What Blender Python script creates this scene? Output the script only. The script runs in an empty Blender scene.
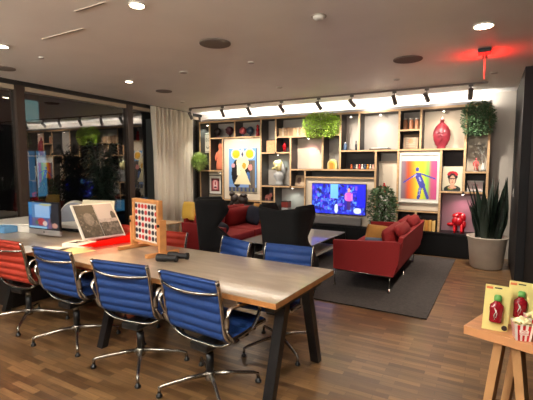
import bpy, bmesh, math, random
from mathutils import Vector, Matrix, Euler
random.seed(7)
PI = math.pi
sc = bpy.context.scene
COL = sc.collection
R = math.radians

# ---------------------------------------------------------------- materials
def lin(c):
    return tuple(((v/255)/12.92 if v/255 <= 0.04045 else ((v/255+0.055)/1.055)**2.4) for v in c)
def rgba(c): return (*lin(c), 1.0)
MATS = {}
def mat(name, c=(128,128,128), rough=.5, metal=0., emit=None, es=0., noise=0., nscale=8., coat=0., bump=0., bscale=60., spec=None, stretch=None):
    if name in MATS: return MATS[name]
    m = bpy.data.materials.new(name); m.use_nodes = True
    nt = m.node_tree; b = nt.nodes['Principled BSDF']
    b.inputs['Base Color'].default_value = rgba(c)
    b.inputs['Roughness'].default_value = rough
    b.inputs['Metallic'].default_value = metal
    b.inputs['Coat Weight'].default_value = coat
    if spec is not None: b.inputs['Specular IOR Level'].default_value = spec
    if emit:
        b.inputs['Emission Color'].default_value = rgba(emit); b.inputs['Emission Strength'].default_value = es
    if noise or bump:
        tc = nt.nodes.new('ShaderNodeTexCoord'); mp = nt.nodes.new('ShaderNodeMapping')
        nt.links.new(tc.outputs['Object'], mp.inputs[0])
        if stretch: mp.inputs['Scale'].default_value = stretch
    if noise:
        n = nt.nodes.new('ShaderNodeTexNoise'); n.inputs['Scale'].default_value = nscale; n.inputs['Detail'].default_value = 5
        r = nt.nodes.new('ShaderNodeValToRGB')
        l = lin(c); r.color_ramp.elements[0].position = .3; r.color_ramp.elements[1].position = .7
        r.color_ramp.elements[0].color = (*[v*(1-noise) for v in l], 1); r.color_ramp.elements[1].color = (*[min(1, v*(1+noise)) for v in l], 1)
        nt.links.new(mp.outputs[0], n.inputs['Vector']); nt.links.new(n.outputs['Fac'], r.inputs[0]); nt.links.new(r.outputs[0], b.inputs['Base Color'])
    if bump:
        n2 = nt.nodes.new('ShaderNodeTexNoise'); n2.inputs['Scale'].default_value = bscale
        bp = nt.nodes.new('ShaderNodeBump'); bp.inputs['Strength'].default_value = bump; bp.inputs['Distance'].default_value = .01
        nt.links.new(mp.outputs[0], n2.inputs['Vector']); nt.links.new(n2.outputs['Fac'], bp.inputs['Height']); nt.links.new(bp.outputs[0], b.inputs['Normal'])
    MATS[name] = m
    return m

def glass_mat(name, tint=(255,255,255), ior=1.9, refl_tint=(255,255,255), rough=0.):
    m = bpy.data.materials.new(name); m.use_nodes = True; nt = m.node_tree; nt.nodes.clear()
    o = nt.nodes.new('ShaderNodeOutputMaterial'); mx = nt.nodes.new('ShaderNodeMixShader'); t = nt.nodes.new('ShaderNodeBsdfTransparent')
    g = nt.nodes.new('ShaderNodeBsdfGlossy'); f = nt.nodes.new('ShaderNodeFresnel'); f.inputs[0].default_value = ior
    t.inputs[0].default_value = rgba(tint); g.inputs['Color'].default_value = rgba(refl_tint); g.inputs['Roughness'].default_value = rough
    gi = nt.nodes.new('ShaderNodeNewGeometry'); mm = nt.nodes.new('ShaderNodeMath'); mm.operation = 'SUBTRACT'; mm.inputs[0].default_value = 1; nt.links.new(gi.outputs['Backfacing'], mm.inputs[1])
    m2 = nt.nodes.new('ShaderNodeMath'); m2.operation = 'MULTIPLY'; nt.links.new(f.outputs[0], m2.inputs[0]); nt.links.new(mm.outputs[0], m2.inputs[1]); nt.links.new(m2.outputs[0], mx.inputs[0]); nt.links.new(t.outputs[0], mx.inputs[1]); nt.links.new(g.outputs[0], mx.inputs[2]); nt.links.new(mx.outputs[0], o.inputs[0])
    MATS[name] = m; return m

def pic_mat(name, emit=0., rough=.5):
    m = bpy.data.materials.new(name); m.use_nodes = True; nt = m.node_tree; b = nt.nodes['Principled BSDF']
    a = nt.nodes.new('ShaderNodeAttribute'); a.attribute_name = 'Col'
    b.inputs['Roughness'].default_value = rough
    if emit:
        b.inputs['Base Color'].default_value = (0.01,0.01,0.01,1)
        nt.links.new(a.outputs['Color'], b.inputs['Emission Color']); b.inputs['Emission Strength'].default_value = emit
    else: nt.links.new(a.outputs['Color'], b.inputs['Base Color'])
    MATS[name] = m; return m

def wood_floor():
    m = bpy.data.materials.new('oak_strip_floor'); m.use_nodes = True; nt = m.node_tree; N = nt.nodes; L = nt.links; b = N['Principled BSDF']
    tc = N.new('ShaderNodeTexCoord'); mp = N.new('ShaderNodeMapping'); L.new(tc.outputs['Object'], mp.inputs[0])
    br = N.new('ShaderNodeTexBrick'); br.offset = .37; br.squash = 1
    br.inputs['Scale'].default_value = 1; br.inputs['Brick Width'].default_value = .27; br.inputs['Row Height'].default_value = .052
    br.inputs['Mortar Size'].default_value = .0012; br.inputs['Mortar Smooth'].default_value = .3; br.inputs['Bias'].default_value = 0
    br.inputs['Color1'].default_value = rgba((84,58,34)); br.inputs['Color2'].default_value = rgba((132,100,64)); br.inputs['Mortar'].default_value = rgba((66,44,28))
    L.new(mp.outputs[0], br.inputs['Vector'])
    mp2 = N.new('ShaderNodeMapping'); mp2.inputs['Scale'].default_value = (3, 40, 1); L.new(tc.outputs['Object'], mp2.inputs[0])
    n = N.new('ShaderNodeTexNoise'); n.inputs['Scale'].default_value = 1.2; n.inputs['Detail'].default_value = 6; L.new(mp2.outputs[0], n.inputs['Vector'])
    n3 = N.new('ShaderNodeTexNoise'); n3.inputs['Scale'].default_value = 1.1; L.new(tc.outputs['Object'], n3.inputs['Vector'])
    mx = N.new('ShaderNodeMixRGB'); mx.blend_type = 'OVERLAY'; mx.inputs[0].default_value = .55; L.new(br.outputs['Color'], mx.inputs[1]); L.new(n.outputs['Fac'], mx.inputs[2])
    mx2 = N.new('ShaderNodeMixRGB'); mx2.blend_type = 'OVERLAY'; mx2.inputs[0].default_value = .25; L.new(mx.outputs[0], mx2.inputs[1]); L.new(n3.outputs['Fac'], mx2.inputs[2])
    L.new(mx2.outputs[0], b.inputs['Base Color'])
    b.inputs['Roughness'].default_value = .34; b.inputs['Specular IOR Level'].default_value = .6; b.inputs['Coat Weight'].default_value = .5; b.inputs['Coat Roughness'].default_value = .22
    bp = N.new('ShaderNodeBump'); bp.inputs['Strength'].default_value = .15; bp.inputs['Distance'].default_value = .004; L.new(n.outputs['Fac'], bp.inputs['Height']); L.new(bp.outputs[0], b.inputs['Normal'])
    return m

def stripes_mat(name, c1, c2, scale, axis='X', rough=.7):
    m = bpy.data.materials.new(name); m.use_nodes = True; nt = m.node_tree; N = nt.nodes; L = nt.links; b = N['Principled BSDF']
    tc = N.new('ShaderNodeTexCoord'); w = N.new('ShaderNodeTexWave'); w.bands_direction = axis; w.inputs['Scale'].default_value = scale; w.inputs['Distortion'].default_value = .6; w.inputs['Detail'].default_value = 3
    w.inputs['Detail Scale'].default_value = 3
    r = N.new('ShaderNodeValToRGB'); r.color_ramp.elements[0].color = rgba(c1); r.color_ramp.elements[1].color = rgba(c2)
    n = N.new('ShaderNodeTexNoise'); n.inputs['Scale'].default_value = 30
    mx = N.new('ShaderNodeMixRGB'); mx.blend_type = 'OVERLAY'; mx.inputs[0].default_value = .6
    L.new(tc.outputs['Object'], w.inputs['Vector']); L.new(w.outputs['Fac'], r.inputs[0]); L.new(tc.outputs['Object'], n.inputs['Vector'])
    L.new(r.outputs[0], mx.inputs[1]); L.new(n.outputs['Fac'], mx.inputs[2]); L.new(mx.outputs[0], b.inputs['Base Color'])
    b.inputs['Roughness'].default_value = rough
    MATS[name] = m; return m

FLOOR = wood_floor()
CEIL = mat('taupe_ceiling_paint', (236,230,222), .48, noise=.04, nscale=1.5)
WALL = mat('warm_white_wall', (205,196,184), .8)
BLACKW = mat('black_panel', (6,6,7), .75, spec=.2, noise=.3, nscale=3, stretch=(1,25,.3))
GREYW = mat('charcoal_panel', (30,30,32), .55, spec=.3, noise=.25, nscale=2, stretch=(1,30,.3))
OAK = mat('light_oak', (196,160,118), .5, noise=.18, nscale=6, stretch=(1,1,8))
SHELFG = mat('grey_laminate', (82,76,72), .6)
DARKB = mat('dark_back_panel', (76,68,68), .7)
GREYB = mat('greige_back_panel', (180,172,162), .75)
CREAM = mat('cream_panel', (218,203,180), .7)
BLACKC = mat('black_cabinet', (8,8,9), .5, spec=.25)
MULL = mat('dark_bronze_frame', (66,52,43), .45)
GLASS = glass_mat('window_glass', (225,228,226), 2.25)
CLEAR = glass_mat('clear_acrylic', (245,248,250), 1.25)
RUGM = stripes_mat('grey_woven_rug', (34,31,30), (80,73,68), 14, 'Y', .95)
BLUE = mat('blue_fabric', (15,56,118), .65, noise=.1, nscale=60, bump=.1, bscale=400)
ORANGE = mat('orange_fabric', (170,48,26), .65, noise=.1, nscale=60)
CHROME = mat('polished_aluminium', (172,166,158), .27, 1.0)
BLKP = mat('black_plastic', (18,18,20), .4)
TABTOP = mat('worn_oak_tabletop', (164,147,126), .3, noise=.16, nscale=3, stretch=(1,5,1), coat=.4)
TABEDGE = mat('table_edge_oak', (176,118,66), .45, noise=.2, nscale=20)
BLKM = mat('black_steel', (20,19,20), .35)
RED = mat('red_wool', (136,16,16), .8, noise=.12, nscale=90)
MUSTARD = mat('mustard_velvet', (168,116,48), .8, noise=.1)
GREYBLUE = mat('grey_blue_cotton', (82,92,112), .85, noise=.1)
NAVY = mat('dark_navy_cotton', (24,28,44), .85)
BLKF = mat('black_felt', (8,8,10), .9, noise=.2, nscale=80)
WHITE = mat('white_lacquer', (226,222,212), .35)
WHITEM = mat('white_matt', (220,216,206), .7)
SILVER = mat('silver_shell', (175,172,172), .35, .6)
POTM = mat('grey_planter', (186,174,158), .7, noise=.06)
SOIL = mat('soil', (40,28,20), .95)
LEAFB = mat('bright_leaf', (166,196,80), .6, noise=.35, nscale=14)
LEAFD = mat('dark_leaf', (92,122,84), .55, noise=.4, nscale=12)
LEAFG = mat('grass_leaf', (178,200,120), .6, noise=.3, nscale=20)
LEAFV = mat('variegated_leaf', (92,112,74), .55, noise=.6, nscale=25)
SNAKE = mat('snake_plant_leaf', (24,38,28), .45, noise=.5, nscale=9, stretch=(1,1,6))
REDACR = None
def red_acrylic():
    m = bpy.data.materials.new('red_acrylic'); m.use_nodes = True; nt = m.node_tree; nt.nodes.clear()
    o = nt.nodes.new('ShaderNodeOutputMaterial'); a = nt.nodes.new('ShaderNodeMixShader'); c = nt.nodes.new('ShaderNodeMixShader')
    t = nt.nodes.new('ShaderNodeBsdfTransparent'); t.inputs[0].default_value = (1, .12, .06, 1)
    d = nt.nodes.new('ShaderNodeBsdfTranslucent'); d.inputs[0].default_value = (.95, .06, .03, 1)
    d2 = nt.nodes.new('ShaderNodeBsdfDiffuse'); d2.inputs[0].default_value = (.95, .05, .03, 1)
    e = nt.nodes.new('ShaderNodeMixShader'); nt.links.new(d.outputs[0], e.inputs[1]); nt.links.new(d2.outputs[0], e.inputs[2])
    nt.links.new(t.outputs[0], a.inputs[1]); nt.links.new(e.outputs[0], a.inputs[2]); a.inputs[0].default_value = .42
    g = nt.nodes.new('ShaderNodeBsdfGlossy'); g.inputs['Roughness'].default_value = .08
    c.inputs[0].default_value = .06; nt.links.new(a.outputs[0], c.inputs[1]); nt.links.new(g.outputs[0], c.inputs[2]); nt.links.new(c.outputs[0], o.inputs[0])
    return m
REDACR = red_acrylic()
REDG = mat('red_gloss', (190,18,30), .25, coat=.4)
REDV = mat('crimson_vase_glass', (150,48,60), .35, coat=.3, noise=.25, nscale=14)
PINK = mat('pink_glaze', (238,152,140), .45)
SALMON = mat('salmon_plaster', (214,120,86), .6)
BROWNM = mat('dark_bronze', (52,40,34), .45, noise=.3)
PURPLE = mat('plum_resin', (98,48,56), .4, noise=.3, nscale=20)
SLATE = mat('slate_resin', (70,84,100), .5)
TAN = mat('tan_paper', (196,152,108), .7, noise=.2, nscale=30)
GOLDEN = mat('golden_book_cover', (208,158,74), .6)
YELL = mat('yellow_resin', (222,178,74), .5)
PLASTER = mat('pale_yellow_plaster', (224,210,150), .6)
GREYPL = mat('grey_plaster', (150,150,148), .6)
PICM = pic_mat('printed_picture', 0, .5)
SCRM = pic_mat('lit_screen', .27)
SCRM2 = pic_mat('lit_computer_screen', .13)
WOODG = mat('game_beech', (206,142,84), .5, noise=.15, nscale=12)
CURT = mat('cream_voile', (232,224,206), .85)
def emis(name, c, s): return mat(name, (10,10,10), .5, emit=c, es=s)

# ---------------------------------------------------------------- mesh builder
class MB:
    def __init__(s): s.bm = bmesh.new(); s.mats = []; s.smooth = set()
    def mi(s, m):
        if m is None: return 0
        if m not in s.mats: s.mats.append(m)
        return s.mats.index(m)
    def _fin(s, faces, m, smooth=False):
        i = s.mi(m)
        for f in faces: f.material_index = i; f.smooth = smooth
    def box(s, c, d, m=None, rz=0, rot=None, bevel=0):
        M = Matrix.Translation(c) @ (rot.to_matrix().to_4x4() if rot else Matrix.Rotation(rz, 4, 'Z')) @ Matrix.Diagonal((d[0], d[1], d[2], 1))
        r = bmesh.ops.create_cube(s.bm, size=1, matrix=M)
        fs = set(f for v in r['verts'] for f in v.link_faces)
        if bevel:
            es = set(e for v in r['verts'] for e in v.link_edges)
            q = bmesh.ops.bevel(s.bm, geom=list(es), offset=bevel, segments=2, affect='EDGES', profile=.6)
            fs = set(f for f in fs if f.is_valid) | set(q['faces'])
        s._fin(fs, m); return s
    def bb(s, x0, x1, y0, y1, z0, z1, m=None, bevel=0):
        return s.box(((x0+x1)/2, (y0+y1)/2, (z0+z1)/2), (abs(x1-x0), abs(y1-y0), abs(z1-z0)), m, bevel=bevel)
    def tube(s, pts, r, m=None, seg=8, flat=None):
        pts = [Vector(p) for p in pts]; rings = []
        n = len(pts); up = Vector((0, 0, 1))
        for i, p in enumerate(pts):
            t = (pts[min(i+1, n-1)] - pts[max(i-1, 0)]).normalized()
            a = t.cross(up)
            if a.length < .05: a = t.cross(Vector((0, 1, 0)))
            a.normalize(); b = a.cross(t).normalized()
            rr = r[i] if isinstance(r, (list, tuple)) else r
            fa = flat if flat else (1, 1)
            rings.append([s.bm.verts.new(p + a*math.cos(2*PI*k/seg)*rr*fa[0] + b*math.sin(2*PI*k/seg)*rr*fa[1]) for k in range(seg)])
        fs = []
        for i in range(n-1):
            for k in range(seg):
                fs.append(s.bm.faces.new((rings[i][k], rings[i][(k+1) % seg], rings[i+1][(k+1) % seg], rings[i+1][k])))
        s._fin(fs, m, True)
        s._fin([s.bm.faces.new(rings[0][::-1]), s.bm.faces.new(rings[-1])], m)
        return s
    def lathe(s, prof, c=(0, 0, 0), m=None, seg=24, sx=1, sy=1, rot=None):
        c = Vector(c); rings = []
        for (r, z) in prof:
            ring = []
            for k in range(seg):
                v = Vector((math.cos(2*PI*k/seg)*max(r, .0005)*sx, math.sin(2*PI*k/seg)*max(r, .0005)*sy, z))
                if rot: v = rot @ v
                ring.append(s.bm.verts.new(c+v))
            rings.append(ring)
        fs = [s.bm.faces.new((rings[i][k], rings[i][(k+1) % seg], rings[i+1][(k+1) % seg], rings[i+1][k])) for i in range(len(prof)-1) for k in range(seg)]
        s._fin(fs, m, True)
        s._fin([s.bm.faces.new(rings[0][::-1]), s.bm.faces.new(rings[-1])], m)
        return s
    def ball(s, c, d, m=None, rot=None, seg=16):
        M = Matrix.Translation(c) @ (rot.to_matrix().to_4x4() if rot else Matrix.Identity(4)) @ Matrix.Diagonal((d[0], d[1], d[2], 1))
        r = bmesh.ops.create_uvsphere(s.bm, u_segments=seg, v_segments=max(6, seg//2), radius=.5, matrix=M)
        s._fin(set(f for v in r['verts'] for f in v.link_faces), m, True); return s
    def prism(s, poly, axis, a0, a1, m=None):
        def P(u, v, w): return {'X': (w, u, v), 'Y': (u, w, v), 'Z': (u, v, w)}[axis]
        A = [s.bm.verts.new(P(u, v, a0)) for u, v in poly]; B = [s.bm.verts.new(P(u, v, a1)) for u, v in poly]
        n = len(poly); fs = [s.bm.faces.new(A[::-1]), s.bm.faces.new(B)]
        fs += [s.bm.faces.new((A[i], A[(i+1) % n], B[(i+1) % n], B[i])) for i in range(n)]
        s._fin(fs, m); return s
    def pillow(s, c, d, m=None, rot=None, n=10, p=3.2):
        """soft cushion, d = full size, thickness along local y"""
        M = Matrix.Translation(c) @ (rot.to_matrix().to_4x4() if rot else Matrix.Identity(4)); fs = []
        G = []
        for sg in (-1, 1):
            g = []
            for i in range(n+1):
                row = []
                for j in range(n+1):
                    u = -1+2*i/n; v = -1+2*j/n
                    e = max(0, (1-abs(u)**p)*(1-abs(v)**p))**.5
                    pin = 1-.05*(1-e)*(abs(u*v))
                    row.append(s.bm.verts.new(M @ Vector((u*d[0]/2*pin, sg*(d[1]/2)*e, v*d[2]/2*pin))))
                g.append(row)
            G.append(g)
        for gi, g in enumerate(G):
            for i in range(n):
                for j in range(n):
                    q = (g[i][j], g[i+1][j], g[i+1][j+1], g[i][j+1]); fs.append(s.bm.faces.new(q if gi == 0 else q[::-1]))
        s._fin(fs, m, True); return s
    def leaf(s, base, dirv, length, width, m=None, fold=.3, droop=0.):
        d = Vector(dirv).normalized(); sd = d.cross(Vector((random.uniform(-.3, .3), random.uniform(-.3, .3), 1)))
        if sd.length < .05: sd = Vector((1, 0, 0))
        sd.normalize(); up = sd.cross(d).normalized(); b = Vector(base)
        t = b+d*length+Vector((0, 0, -droop*length)); mid = b+d*length*.45+Vector((0, 0, -droop*length*.25))
        A = s.bm.verts.new(b); T = s.bm.verts.new(t); C = s.bm.verts.new(mid-up*width*fold*.3)
        l = s.bm.verts.new(mid+sd*width/2+up*width*fold); r = s.bm.verts.new(mid-sd*width/2+up*width*fold)
        s._fin([s.bm.faces.new((A, C, l)), s.bm.faces.new((C, T, l)), s.bm.faces.new((A, r, C)), s.bm.faces.new((C, r, T))], m); return s
    def build(s, name, m=None, parent=None, loc=None, rz=0):
        me = bpy.data.meshes.new(name)
        bmesh.ops.remove_doubles(s.bm, verts=s.bm.verts, dist=1e-6)
        bmesh.ops.recalc_face_normals(s.bm, faces=s.bm.faces)
        s.bm.to_mesh(me); s.bm.free()
        if m and not s.mats: s.mats = [m]
        for q in s.mats: me.materials.append(q)
        o = bpy.data.objects.new(name, me); COL.objects.link(o)
        if parent: o.parent = parent
        if loc: o.location = loc
        o.rotation_euler.z = rz
        return o

def tag(o, label, cat, group=None, kind=None):
    if label: o['label'] = label
    if cat: o['category'] = cat
    if group: o['group'] = group
    if kind: o['kind'] = kind
    return o
def empty(name, loc=(0, 0, 0), rz=0, label=None, cat=None, group=None, kind=None):
    o = bpy.data.objects.new(name, None); COL.objects.link(o); o.location = loc; o.rotation_euler = (0, 0, rz); o.empty_display_size = .1
    return tag(o, label, cat, group, kind)
def copy_tree(o, parent=None):
    c = o.copy(); COL.objects.link(c)
    if parent: c.parent = parent
    for ch in [x for x in bpy.data.objects if x.parent == o]: copy_tree(ch, c)
    return c
def structure(o): o['kind'] = 'structure'; return o

def picture(name, w, h, nx, ny, fn, m, parent=None, loc=(0, 0, 0), rz=0, th=.006, rx=0):
    """flat print facing local -Y, bottom centre at origin; fn(u,v)->sRGB, u right, v up"""
    bm = bmesh.new(); V = [[bm.verts.new((-w/2+w*i/nx, 0, h*j/ny)) for j in range(ny+1)] for i in range(nx+1)]
    cols = []
    for i in range(nx):
        for j in range(ny):
            bm.faces.new((V[i][j], V[i+1][j], V[i+1][j+1], V[i][j+1])); cols.append(fn((i+.5)/nx, (j+.5)/ny))
    x0, x1, z0, z1 = -w/2, w/2, 0, h
    B = [bm.verts.new(p) for p in ((x0, 0, z0), (x1, 0, z0), (x1, 0, z1), (x0, 0, z1), (x0, th, z0), (x1, th, z0), (x1, th, z1), (x0, th, z1))]
    for q in ((4, 7, 6, 5), (0, 4, 5, 1), (1, 5, 6, 2), (2, 6, 7, 3), (3, 7, 4, 0)):
        bm.faces.new([B[k] for k in q]); cols.append((30, 30, 32))
    me = bpy.data.meshes.new(name); bm.faces.ensure_lookup_table(); bm.to_mesh(me); bm.free()
    at = me.color_attributes.new('Col', 'FLOAT_COLOR', 'CORNER'); k = 0
    for p in me.polygons:
        c = rgba(cols[p.index])
        for _ in p.loop_indices: at.data[k].color = c; k += 1
    me.materials.append(m); o = bpy.data.objects.new(name, me); COL.objects.link(o)
    if parent: o.parent = parent
    o.location = loc; o.rotation_euler = (rx, 0, rz); return o

def text(body, size, m, name='lettering', parent=None, loc=(0, 0, 0), rot=(PI/2, 0, 0), ext=.0006):
    cu = bpy.data.curves.new(name, 'FONT'); cu.body = body; cu.size = size; cu.extrude = ext; cu.align_x = 'CENTER'; cu.align_y = 'CENTER'
    t = bpy.data.objects.new(name, cu); COL.objects.link(t)
    dg = bpy.context.evaluated_depsgraph_get(); me = bpy.data.meshes.new_from_object(t.evaluated_get(dg))
    bpy.data.objects.remove(t); o = bpy.data.objects.new(name, me); me.materials.clear(); me.materials.append(m); COL.objects.link(o)
    if parent: o.parent = parent
    o.location = loc; o.rotation_euler = rot; return o

def spot(name, loc, target, power, size=50, blend=.6, col=(255, 225, 190), r=.03):
    l = bpy.data.lights.new(name, 'SPOT'); l.energy = power; l.spot_size = R(size); l.spot_blend = blend; l.color = lin(col); l.shadow_soft_size = r
    o = bpy.data.objects.new(name, l); COL.objects.link(o); o.location = loc
    o.rotation_euler = (Vector(target)-Vector(loc)).to_track_quat('-Z', 'Y').to_euler(); return o
def area(name, loc, rot, sx, sy, power, col=(255, 235, 210)):
    l = bpy.data.lights.new(name, 'AREA'); l.shape = 'RECTANGLE'; l.size = sx; l.size_y = sy; l.energy = power; l.color = lin(col)
    o = bpy.data.objects.new(name, l); COL.objects.link(o); o.location = loc; o.rotation_euler = rot; return o

# ---------------------------------------------------------------- camera
CAMH = 1.585
cd = bpy.data.cameras.new('camera'); cam = bpy.data.objects.new('camera', cd); COL.objects.link(cam)
cam.location = (0, 0, CAMH); cam.rotation_euler = (PI/2-R(5.0256), 0, R(29.2226))
cd.sensor_width = 36; cd.lens = 398/533*36; cd.clip_start = .05
sc.camera = cam

# ---------------------------------------------------------------- room
CZ = 2.79; WY = 7.755; FY = 7.415; RX = .33; BACK = -2.2
def glx(y): return -6.05-.04*(y-3.4)       # line of the window wall
GA = math.atan(.04)
structure(MB().bb(-8, 3.2, BACK, WY+.1, -.12, 0).build('floor', FLOOR))
structure(MB().bb(-6.9, 3.2, BACK, WY+.1, CZ, CZ+.15).build('ceiling', CEIL))
structure(MB().bb(-8, 3.2, WY, WY+.15, 0, CZ).build('wall_far', WALL))
structure(MB().bb(RX, RX+.12, 5.93, WY, 0, CZ).build('wall_right', GREYW))
structure(MB().bb(RX+.1, RX+.22, BACK, 5.93, 0, CZ).build('wall_near_right', BLACKW))
structure(MB().bb(-6.2, 3.2, BACK-.12, BACK, 0, CZ).build('wall_rear', mat('rear_wall_paint', (96,86,76), .8)))
# window wall: low sill, head, mullions and panes
def onwall(mb, y0, y1, z0, z1, t0, t1, m=None):
    yc = (y0+y1)/2; c = Vector((glx(yc)+(t0+t1)/2, yc, (z0+z1)/2))
    return mb.box(c, (t1-t0, (y1-y0)/math.cos(GA), z1-z0), m, rz=GA)
structure(onwall(MB(), BACK, WY, 2.735, CZ, -.16, .10).build('trim_1', mat('dark_slot', (24,22,20), .6)))
structure(onwall(MB(), BACK, WY, 0, .06, -.08, .06).build('trim_2', MULL))
edges = [(-2.1, 1.2), (1.29, 3.33), (3.45, 5.43), (5.56, 7.7)]
for i, (a, b) in enumerate(edges):
    w = empty('window_%d' % (i+1), (0, 0, 0)); structure(w)
    onwall(MB(), a, b, .06, 2.735, -.012, 0).build('pane', GLASS, w)
    onwall(MB(), b, (edges[i+1][0] if i < 3 else b+.05), .06, 2.735, -.10, .06).build('mullion', MULL, w)
    onwall(MB(), a+.02, b-.02, 2.665, 2.73, .004, .05).build('shade_cassette', mat('beige_shade', (176,160,136), .6), w)
# outside
structure(MB().bb(-16, -6.95, BACK-4, 14, -.14, -.02).build('ground', mat('night_paving', (26,26,28), .9)))
bd = empty('building', (-11, 5, 0), 0, 'dark building across the street with lit bluish windows', 'building')
MB().bb(-.5, .5, -9, 9, 0, 7).build('wall', mat('night_facade', (34,28,24), .9), bd)
for (y, z, w, h, c, s) in ((1.18, 2.70, .36, .55, (110,150,150), .55), (1.06, .75, .27, 1.2, (60,110,150), .5), (1.37, .75, .25, 1.2, (74,130,170), .6), (-.55, 1.3, .4, .9, (60,100,110), .35), (7.5, .4, 1.0, .9, (150,170,160), .25), (4.5, .1, 1.6, .35, (60,120,160), .5)):
    f = MB().box((.52, y, z+h/2), (.05, w+.06, h+.06)).build('window_frame', MULL, bd)
    MB().box((.56, y, z+h/2), (.02, w, h)).build('pane', emis('lit_pane_%d' % int(y*100), c, s*.24), f)

# curtain
cb = bmesh.new(); yy = 6.02; rows = []; nseg = 260
for i in range(nseg+1):
    y = 6.02+1.30*i/nseg; ph = y*46+1.2*math.sin(y*7)
    x = -6.0+.034*math.sin(ph)-.03*(y-6)
    rows.append([cb.verts.new((x+.012*math.sin(ph*.5)*k, y+(.05*(k-1) if i == 0 else 0), 2.775 if k == 0 else 2.775-2.74*k/3)) for k in range(4)])
for i in range(nseg):
    for k in range(3): f = cb.faces.new((rows[i][k], rows[i][k+1], rows[i+1][k+1], rows[i+1][k])); f.smooth = True
me = bpy.data.meshes.new('curtain'); cb.to_mesh(me); cb.free(); me.materials.append(CURT)
cur = bpy.data.objects.new('curtain', me); COL.objects.link(cur)
sm = cur.modifiers.new('Solid', 'SOLIDIFY'); sm.thickness = .004
tag(cur, 'cream floor length curtain hanging in folds between window and shelves', 'curtain')

# rug
rg = MB().bb(-4.45, 0, 0, 3.02, 0, .012, bevel=.003).build('rug', RUGM, loc=(-.5, 4.26, .001), rz=R(-1.2))
tag(rg, 'dark grey woven rug under the red sofas and coffee table', 'rug')

# ---------------------------------------------------------------- shelving wall
sh = empty('shelving_unit', (0, FY, 0), 0, 'oak and grey open shelving unit filling the far wall', 'shelf')
D = WY-FY-.012
def upright(x, z0, z1, t=.036):
    o = MB().bb(x-t/2, x+t/2, .006, D, z0, z1, SHELFG).bb(x-t/2, x+t/2, 0, .006, z0, z1, OAK); return o.build('upright', None, sh)
def board(x0, x1, z, t=.03):
    o = MB().bb(x0, x1, .006, D, z-t/2, z+t/2, SHELFG).bb(x0, x1, 0, .006, z-t/2, z+t/2, OAK); return o.build('shelf_board', None, sh)
def backp(x0, x1, z0, z1, m): return MB().bb(x0, x1, D-.012, D-.002, z0, z1).build('back_panel', m, sh)
TOP = 2.56; CB = .425
X = dict(a=-5.93, b=-5.64, c=-4.955, e=-5.285, d=-4.29, f=-3.93, g=-3.586, h=-2.886, i=-2.527, j=-2.166, k=-1.442, l=-1.077, m=-.371, n=-.03, G=-3.259, H=-3.959, T=-1.843, q=-.735)
MB().bb(X['a']-.018, X['n']+.018, .006, D, TOP-.02, TOP+.02, SHELFG).bb(X['a']-.018, X['n']+.018, 0, .006, TOP-.02, TOP+.02, OAK).build('shelf_board', None, sh)
for k, z0, z1 in (('a', CB, 2.54), ('b', 1.465, 2.54), ('c', 2.205, 2.54), ('e', CB, 2.175), ('d', CB, 2.54), ('f', 1.855, 2.54), ('g', 1.15, 2.145), ('h', 1.505, 2.145),
                  ('i', 1.505, 2.54), ('j', 1.865, 2.54), ('k', CB, 2.54), ('l', 1.87, 2.54), ('m', 1.14, 2.54), ('n', CB, 2.54), ('G', CB, 1.465), ('H', CB, 1.12), ('T', .76, 1.835), ('q', CB, 1.835)):
    upright(X[k], z0, z1)
def bd2(k0, k1, z): board(X[k0]+.018, X[k1]-.018, z)
bd2('b', 'd', 2.19); bd2('a', 'e', 1.45); bd2('d', 'f', 1.84); bd2('f', 'g', 1.84); bd2('f', 'i', 2.16); bd2('g', 'T', 1.49)
bd2('i', 'k', 1.85); bd2('T', 'k', 1.85) if False else None
bd2('k', 'l', 2.198); bd2('k', 'm', 1.852); bd2('d', 'g', 1.135); bd2('g', 'G', 1.135) if False else None
board(X['g']+.018, X['G']-.018, 1.135); bd2('d', 'H', .80); bd2('m', 'n', 1.465); bd2('q', 'm', 1.125); board(X['m']+.018, X['n']-.018, 1.125)
bd2('k', 'q', .765); upright(-1.113, CB, .75)
board(X['a']+.018, X['d']-.018, .80) if False else None
board(X['e']+.018, X['d']-.018, .80); board(X['a']+.018, X['e']-.018, .80)
bd2('G', 'T', 1.34)
for k0, k1, z0, z1, m in (('a', 'b', 1.47, 2.53, CREAM), ('b', 'c', 2.21, 2.53, GREYB), ('c', 'd', 2.21, 2.53, GREYB), ('b', 'e', 1.47, 2.17, DARKB), ('a', 'e', .82, 1.43, CREAM),
        ('d', 'f', 1.86, 2.53, GREYB), ('f', 'i', 2.18, 2.53, GREYB), ('f', 'g', 1.86, 2.14, DARKB), ('g', 'h', 1.51, 2.14, CREAM), ('h', 'i', 1.51, 2.14, GREYB), ('d', 'g', 1.155, 1.82, GREYB),
        ('g', 'G', 1.155, 1.47, DARKB), ('d', 'H', .82, 1.115, DARKB), ('H', 'G', CB, 1.115, GREYB), ('i', 'j', 1.87, 2.53, GREYB), ('j', 'k', 1.87, 2.53, GREYB), ('i', 'T', 1.51, 1.83, SHELFG),
        ('k', 'l', 2.215, 2.53, GREYB), ('k', 'l', 1.87, 2.18, DARKB), ('l', 'm', 1.87, 2.53, CREAM), ('q', 'm', 1.145, 1.83, DARKB), ('m', 'n', 1.485, 2.53, CREAM), ('m', 'n', 1.145, 1.45, DARKB),
        ('q', 'n', CB, 1.105, mat('mauve_back_panel', (190,160,166), .7)), ('k', 'q', CB, .745, DARKB), ('G', 'T', 1.36, 1.47, SHELFG)):
    backp(X[k0]+.018, X[k1]-.018, z0, z1, m)
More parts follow.
